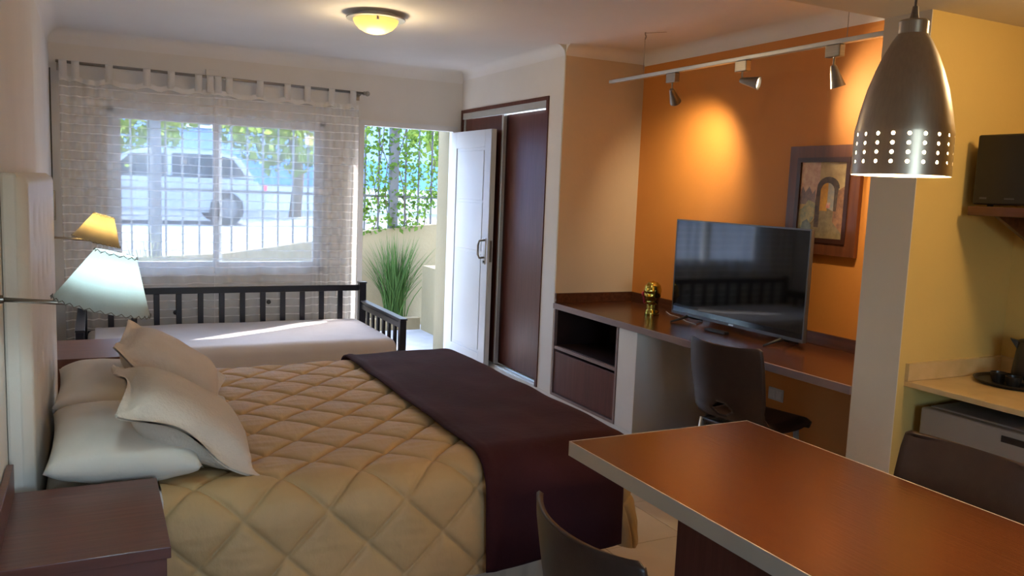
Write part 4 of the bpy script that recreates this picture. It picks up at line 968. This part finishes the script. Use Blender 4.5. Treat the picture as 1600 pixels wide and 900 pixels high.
# parked car
ca = thing('parked_car', 'silver car parked in the street behind the fence', 'car', (0.95, 17.6, 0.66))
CX0, CX1, CY, CZ = -1.15, 3.06, 16.8, 0.66
def carz(pts): return [(CX0+a_*(CX1-CX0), CZ+b_) for a_, b_ in pts]
bd = MB().prism(carz([(0, .35), (.02, .62), (.10, .78), (.30, .88), (.80, .90), (.97, .86), (1, .60), (.99, .32), (.95, .24), (.05, .24)]), CY, CY+1.72, 'y')
bmesh.ops.bevel(bd.bm, geom=bd.bm.edges[:], offset=0.05, segments=3, affect='EDGES')
P(ca, bd, 'body', M['carpaint'], auto=True)
cb = MB().prism(carz([(.26, .86), (.40, 1.32), (.48, 1.42), (.78, 1.42), (.88, 1.34), (.96, .87)]), CY+0.14, CY+1.58, 'y')
bmesh.ops.bevel(cb.bm, geom=cb.bm.edges[:], offset=0.05, segments=3, affect='EDGES')
P(ca, cb, 'cabin', M['carpaint'], auto=True)
for poly_ in ([(.33, .92), (.42, 1.30), (.57, 1.34), (.57, .92)], [(.59, .92), (.59, 1.34), (.76, 1.34), (.77, .92)], [(.79, .92), (.78, 1.33), (.85, 1.28), (.91, .95)]):
    P(ca, MB().prism(carz(poly_), CY+0.128, CY+0.16, 'y'), 'side_window', M['carglass'])
for wx in (.17, .82):
    x = CX0+wx*(CX1-CX0)
    for yy in (CY-0.005, CY+1.50):
        wh = P(ca, MB().lathe([(0, 0), (0.31, 0), (0.325, 0.03), (0.325, 0.19), (0.31, 0.22), (0, 0.22)], n=32, mtx=Matrix.Translation((x, yy+0.22, CZ+0.325)) @ Matrix.Rotation(PI/2, 4, 'X')), 'wheel', M['rubber'], auto=True)
        MB().lathe([(0, 0.222), (0.19, 0.222), (0.20, 0.215), (0, 0.20)], n=24, mtx=Matrix.Translation((x, yy+0.22, CZ+0.325)) @ Matrix.Rotation(PI/2, 4, 'X')).build('hub', M['tvbezel'], wh, origin=(0, 0, 0))
P(ca, box((CX1-0.06, CY+0.05, CZ+.68), (CX1+0.005, CY+0.35, CZ+.80), 0.01), 'tail_light', M['red'])
# building over the street and trees
bl = thing('street_building', 'long pale building with a blue stripe across the street', 'building', (6, 26.5, 0.66))
P(bl, box((-14, 26, 0.66), (34, 30, 1.45)), 'base_wall', M['palewall']); P(bl, box((-14, 25.95, 1.45), (34, 30, 2.3)), 'blue_band', M['bluewall'])
P(bl, box((-14, 26, 2.3), (34, 30, 7.0)), 'upper_wall', mat('upper_wall_blue', (0.22, 0.33, 0.62), 0.8, noise=0.15, nscale=1))
for k in range(10):
    w_ = P(bl, box((-11+k*4.2, 25.94, 3.0), (-9.4+k*4.2, 26.02, 4.6)), 'window', M['whiteframe'])
    box((-10.9+k*4.2, 25.92, 3.1), (-9.5+k*4.2, 25.95, 4.5)).build('pane', M['carglass'], w_, origin=(0, 0, 0))
def tree(x, y, h, rad, seed, label):
    t = thing('street_tree', label, 'tree', (x, y, 0.66)); r_ = random.Random(seed)
    P(t, MB().tube([(x, y, 0.64), (x+.1, y, 0.66+h*.3), (x-.05, y+.1, 0.66+h*.55), (x+.1, y, .66+h*.8)], [0.16, .13, .10, .04], 10), 'trunk', M['bark'], smooth=True)
    def pos(r):
        while True:
            p = Vector((r.uniform(-1, 1), r.uniform(-1, 1), r.uniform(-1, 1)))
            if p.length < 1 and p.length > 0.35: break
        return (x+p.x*rad, y+p.y*rad, .66+h*.75+p.z*rad*.8)
    tag(P(t, leaves(1800, pos, 0.24, seed), 'crown', M['leaf2']), kind='stuff')
tree(0.4, 21.5, 3.6, 1.9, 11, 'leafy green street tree behind the left window pane')
tree(4.6, 21.5, 3.6, 2.0, 12, 'leafy green street tree behind the right window pane')
tree(8.6, 19.0, 3.6, 1.9, 13, 'leafy green street tree seen through the open door')
